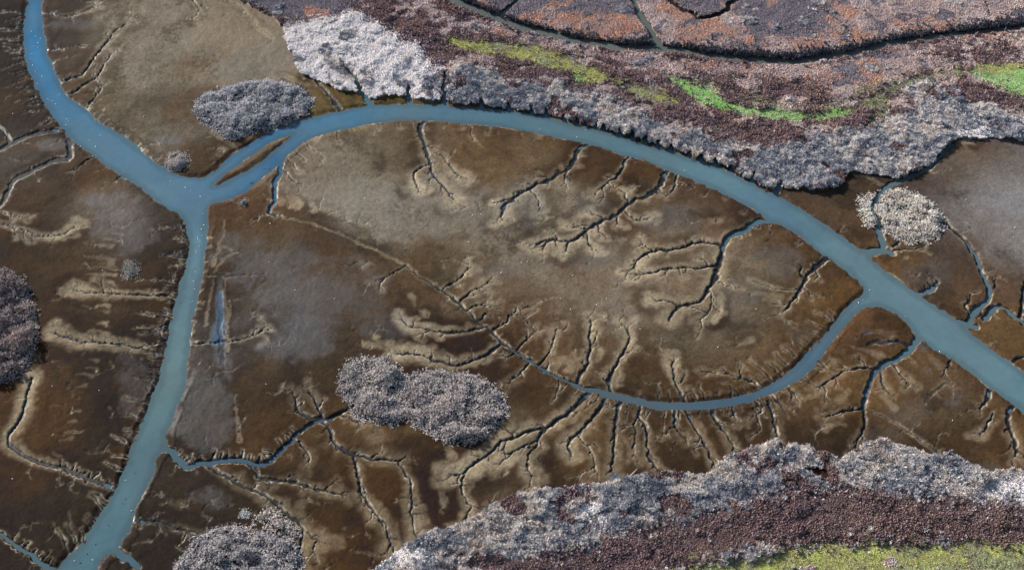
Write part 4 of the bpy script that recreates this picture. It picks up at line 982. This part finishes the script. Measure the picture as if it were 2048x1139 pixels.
# ------------------------------------------------------------------ birds
def plain(name, c, rough=.7):
    m, n, l, b = material(name); b.inputs['Base Color'].default_value = (*lin(c), 1); b.inputs['Roughness'].default_value = rough; return m
white = plain("white_feathers", (236, 236, 232)); dark = plain("dark_feathers", (48, 44, 42)); wood = plain("bleached_wood", (206, 196, 182))
def bird_mesh(name, mat, L):
    V = []; F = []
    prof = [(-.50,.02,.16),(-.32,.10,.17),(-.1,.17,.17),(.12,.17,.17),(.26,.10,.2),(.33,.075,.28),(.42,.07,.33),(.49,.05,.32),(.58,.012,.31)]
    for x, r, z in prof:
        for k in range(8):
            t = k * math.pi / 4; V.append((x * L, r * math.cos(t) * L, (z + .85 * r * math.sin(t)) * L))
    for i in range(len(prof) - 1):
        for k in range(8): F.append((i * 8 + k, i * 8 + (k + 1) % 8, i * 8 + 8 + (k + 1) % 8, i * 8 + 8 + k))
    for s in (-1, 1):                                       # folded wings
        b0 = len(V)
        for p in [(.2, .12, .27), (.15, .19, .2), (-.3, .15, .2), (-.55, .03, .22), (-.25, .06, .3)]: V.append((p[0] * L, s * p[1] * L, p[2] * L))
        F += [(b0, b0 + 1, b0 + 2, b0 + 4), (b0 + 2, b0 + 3, b0 + 4, b0 + 4)]
    F = [tuple(f) for f in F]
    me = bpy.data.meshes.new(name); me.from_pydata(V, [], [tuple(dict.fromkeys(f)) for f in F]); me.materials.append(mat); me.update(); return me
bm_w = bird_mesh("white_bird", white, .85); bm_d = bird_mesh("dark_bird", dark, .8)
def where_river(px, py):
    if py < 300 and px < 330: return "upper left reach", "the blue upper left reach of the river"
    if py < 435 and px < 460: return "junction", "the water where the two rivers join"
    if py < 800 and px < 460: return "reach below the junction", "the straight reach just below the river junction"
    if px < 460: return "lower left reach", "the pale lower left reach of the river"
    return ("north arc", "the river's curve north of the oval mudflat") if px < 1500 else ("right reach", "the wide right reach of the river")
def where_mud(px, py):
    if px < 700 and py < 300: return "upper left", "the upper left mudflat above the junction"
    if px < 300: return "west", "the mud left of the lower river"
    if px < 660 or (px < 860 and py > 480): return "middle left", "the brown mud left of the straight drain"
    if px < 1600: return "oval", "the large oval mudflat inside the river loop"
    return ("right", "the grey mud at the right edge") if py < 560 else ("south east", "the creek cut mud in the lower right")
def birds(pts, name, me, label, group, on_water):
    where = where_river if on_water else where_mud
    for px, py in pts:
        gx0, gy0 = ground(px, py); r, c = lookup(np.array([gx0]), np.array([gy0])); z = float(Z[r[0], c[0]])
        o = add(name, me); o.location = (float(gx0), float(gy0), max(z - .02, WL - .06)); o.rotation_euler = (0, 0, rng.uniform(0, 6.283)); s = rng.uniform(.85, 1.2); o.scale = (s, s, s)
        reach, words = where(px, py); tag(o, label % words, "bird", group % reach)
birds([(65,90),(75,83),(62,105),(64,128),(60,115),(76,92),(80,75),(98,198),(95,195),(133,235),(136,240),(131,247),(199,268),(177,277),(83,150),(74,165),(70,140),(118,186),(104,200),(62,60),(70,70),(110,205),(160,290),(190,290),
       (397,478),(399,481),(395,474),(392,503),(391,499),(395,470),(404,468),(386,560),(388,575),(384,600),(383,640),(390,540),(402,455),(407,447),(380,380),(370,372),(340,360),(400,390),(405,425),(398,490),
       (1154,272),(1080,255),(1171,257),(1370,338),(1718,602),(1740,577),(1727,597),(1812,630),(148,1118),(184,1116),(250,957),(262,1018)], "white_bird", bm_w,
      "small white bird floating on %s", "white birds on the %s", True)
birds([(290,24),(273,34),(398,52),(290,175),(328,277),(288,233),(26,228),(729,396),(793,397),(540,446),(537,525),(590,580),(669,597),(945,430),(937,484),(962,428),(810,497),(1002,545),(1145,551),(1121,597),(1213,597),(1193,610),(1141,618),
       (1436,694),(1512,618),(1280,658),(1043,525),(1055,523),(1397,443),(1932,399),(2027,475),(2030,455),(986,402),(992,407),(1012,400),(205,540),(104,772),(198,780),(25,957),(490,837),(532,768),(1905,840),(1880,700)], "white_bird", bm_w,
      "small white bird standing on %s", "white birds on the %s mud", False)
birds([(267,942),(250,994),(245,1003),(216,1047),(173,1104),(190,1085),(159,1122)], "dark_bird", bm_d, "small dark waterbird floating on %s", "dark birds on the %s", True)

# bleached driftwood trunk lying at the edge of the south reeds
def limb(pts, rad, V, F, n=7):
    b0 = len(V); P = [Vector(p) for p in pts]
    for i, p in enumerate(P):
        t = (P[min(i + 1, len(P) - 1)] - P[max(i - 1, 0)]).normalized(); u = t.cross(Vector((0, 0, 1))).normalized(); v = t.cross(u)
        for k in range(n):
            a = k * 2 * math.pi / n; V.append(tuple(p + (u * math.cos(a) + v * math.sin(a)) * rad[i]))
    for i in range(len(P) - 1):
        for k in range(n): F.append((b0 + i * n + k, b0 + i * n + (k + 1) % n, b0 + (i + 1) * n + (k + 1) % n, b0 + (i + 1) * n + k))
    F.append(tuple(b0 + k for k in range(n))); F.append(tuple(b0 + (len(P) - 1) * n + k for k in range(n))[::-1])
lx, ly = ground(1262, 949); lr, lc = lookup(np.array([lx]), np.array([ly])); lz = float(Z[lr[0], lc[0]])
def wood_piece(name, pieces):
    V1, F1 = [], []
    for p, r_ in pieces: limb(p, r_, V1, F1)
    me = bpy.data.meshes.new(name); me.from_pydata(V1, [], F1); me.materials.append(wood); me.update()
    return add(name, me)
o = wood_piece("driftwood_log", [([(-2.6,-2.6,.2),(-1,-1.1,.32),(.8,.6,.42),(2.3,2.2,.55),(3.0,3.0,.7)], [.24,.2,.17,.12,.05])])
o.location = (float(lx), float(ly), lz); tag(o, "bleached driftwood log lying where mud meets the lower reed bank", "log")
for p, r_ in (([(-1,-1.1,.32),(-1.5,-.2,.7),(-1.6,.3,1.1)], [.12,.08,.03]), ([(-2.2,-2.2,.25),(-3.1,-2.1,.5),(-3.5,-1.8,.8)], [.14,.08,.03]), ([(-2.4,-2.4,.2),(-2.7,-3.2,.45)], [.12,.04])):
    br = wood_piece("branch", [(p, r_)]); br.parent = o
print("tris about", sum(sum(len(p.vertices) - 2 for p in o.data.polygons) for o in scn.objects if o.type == "MESH" and len(o.data.polygons) < 400000) + len(quads) * 2)
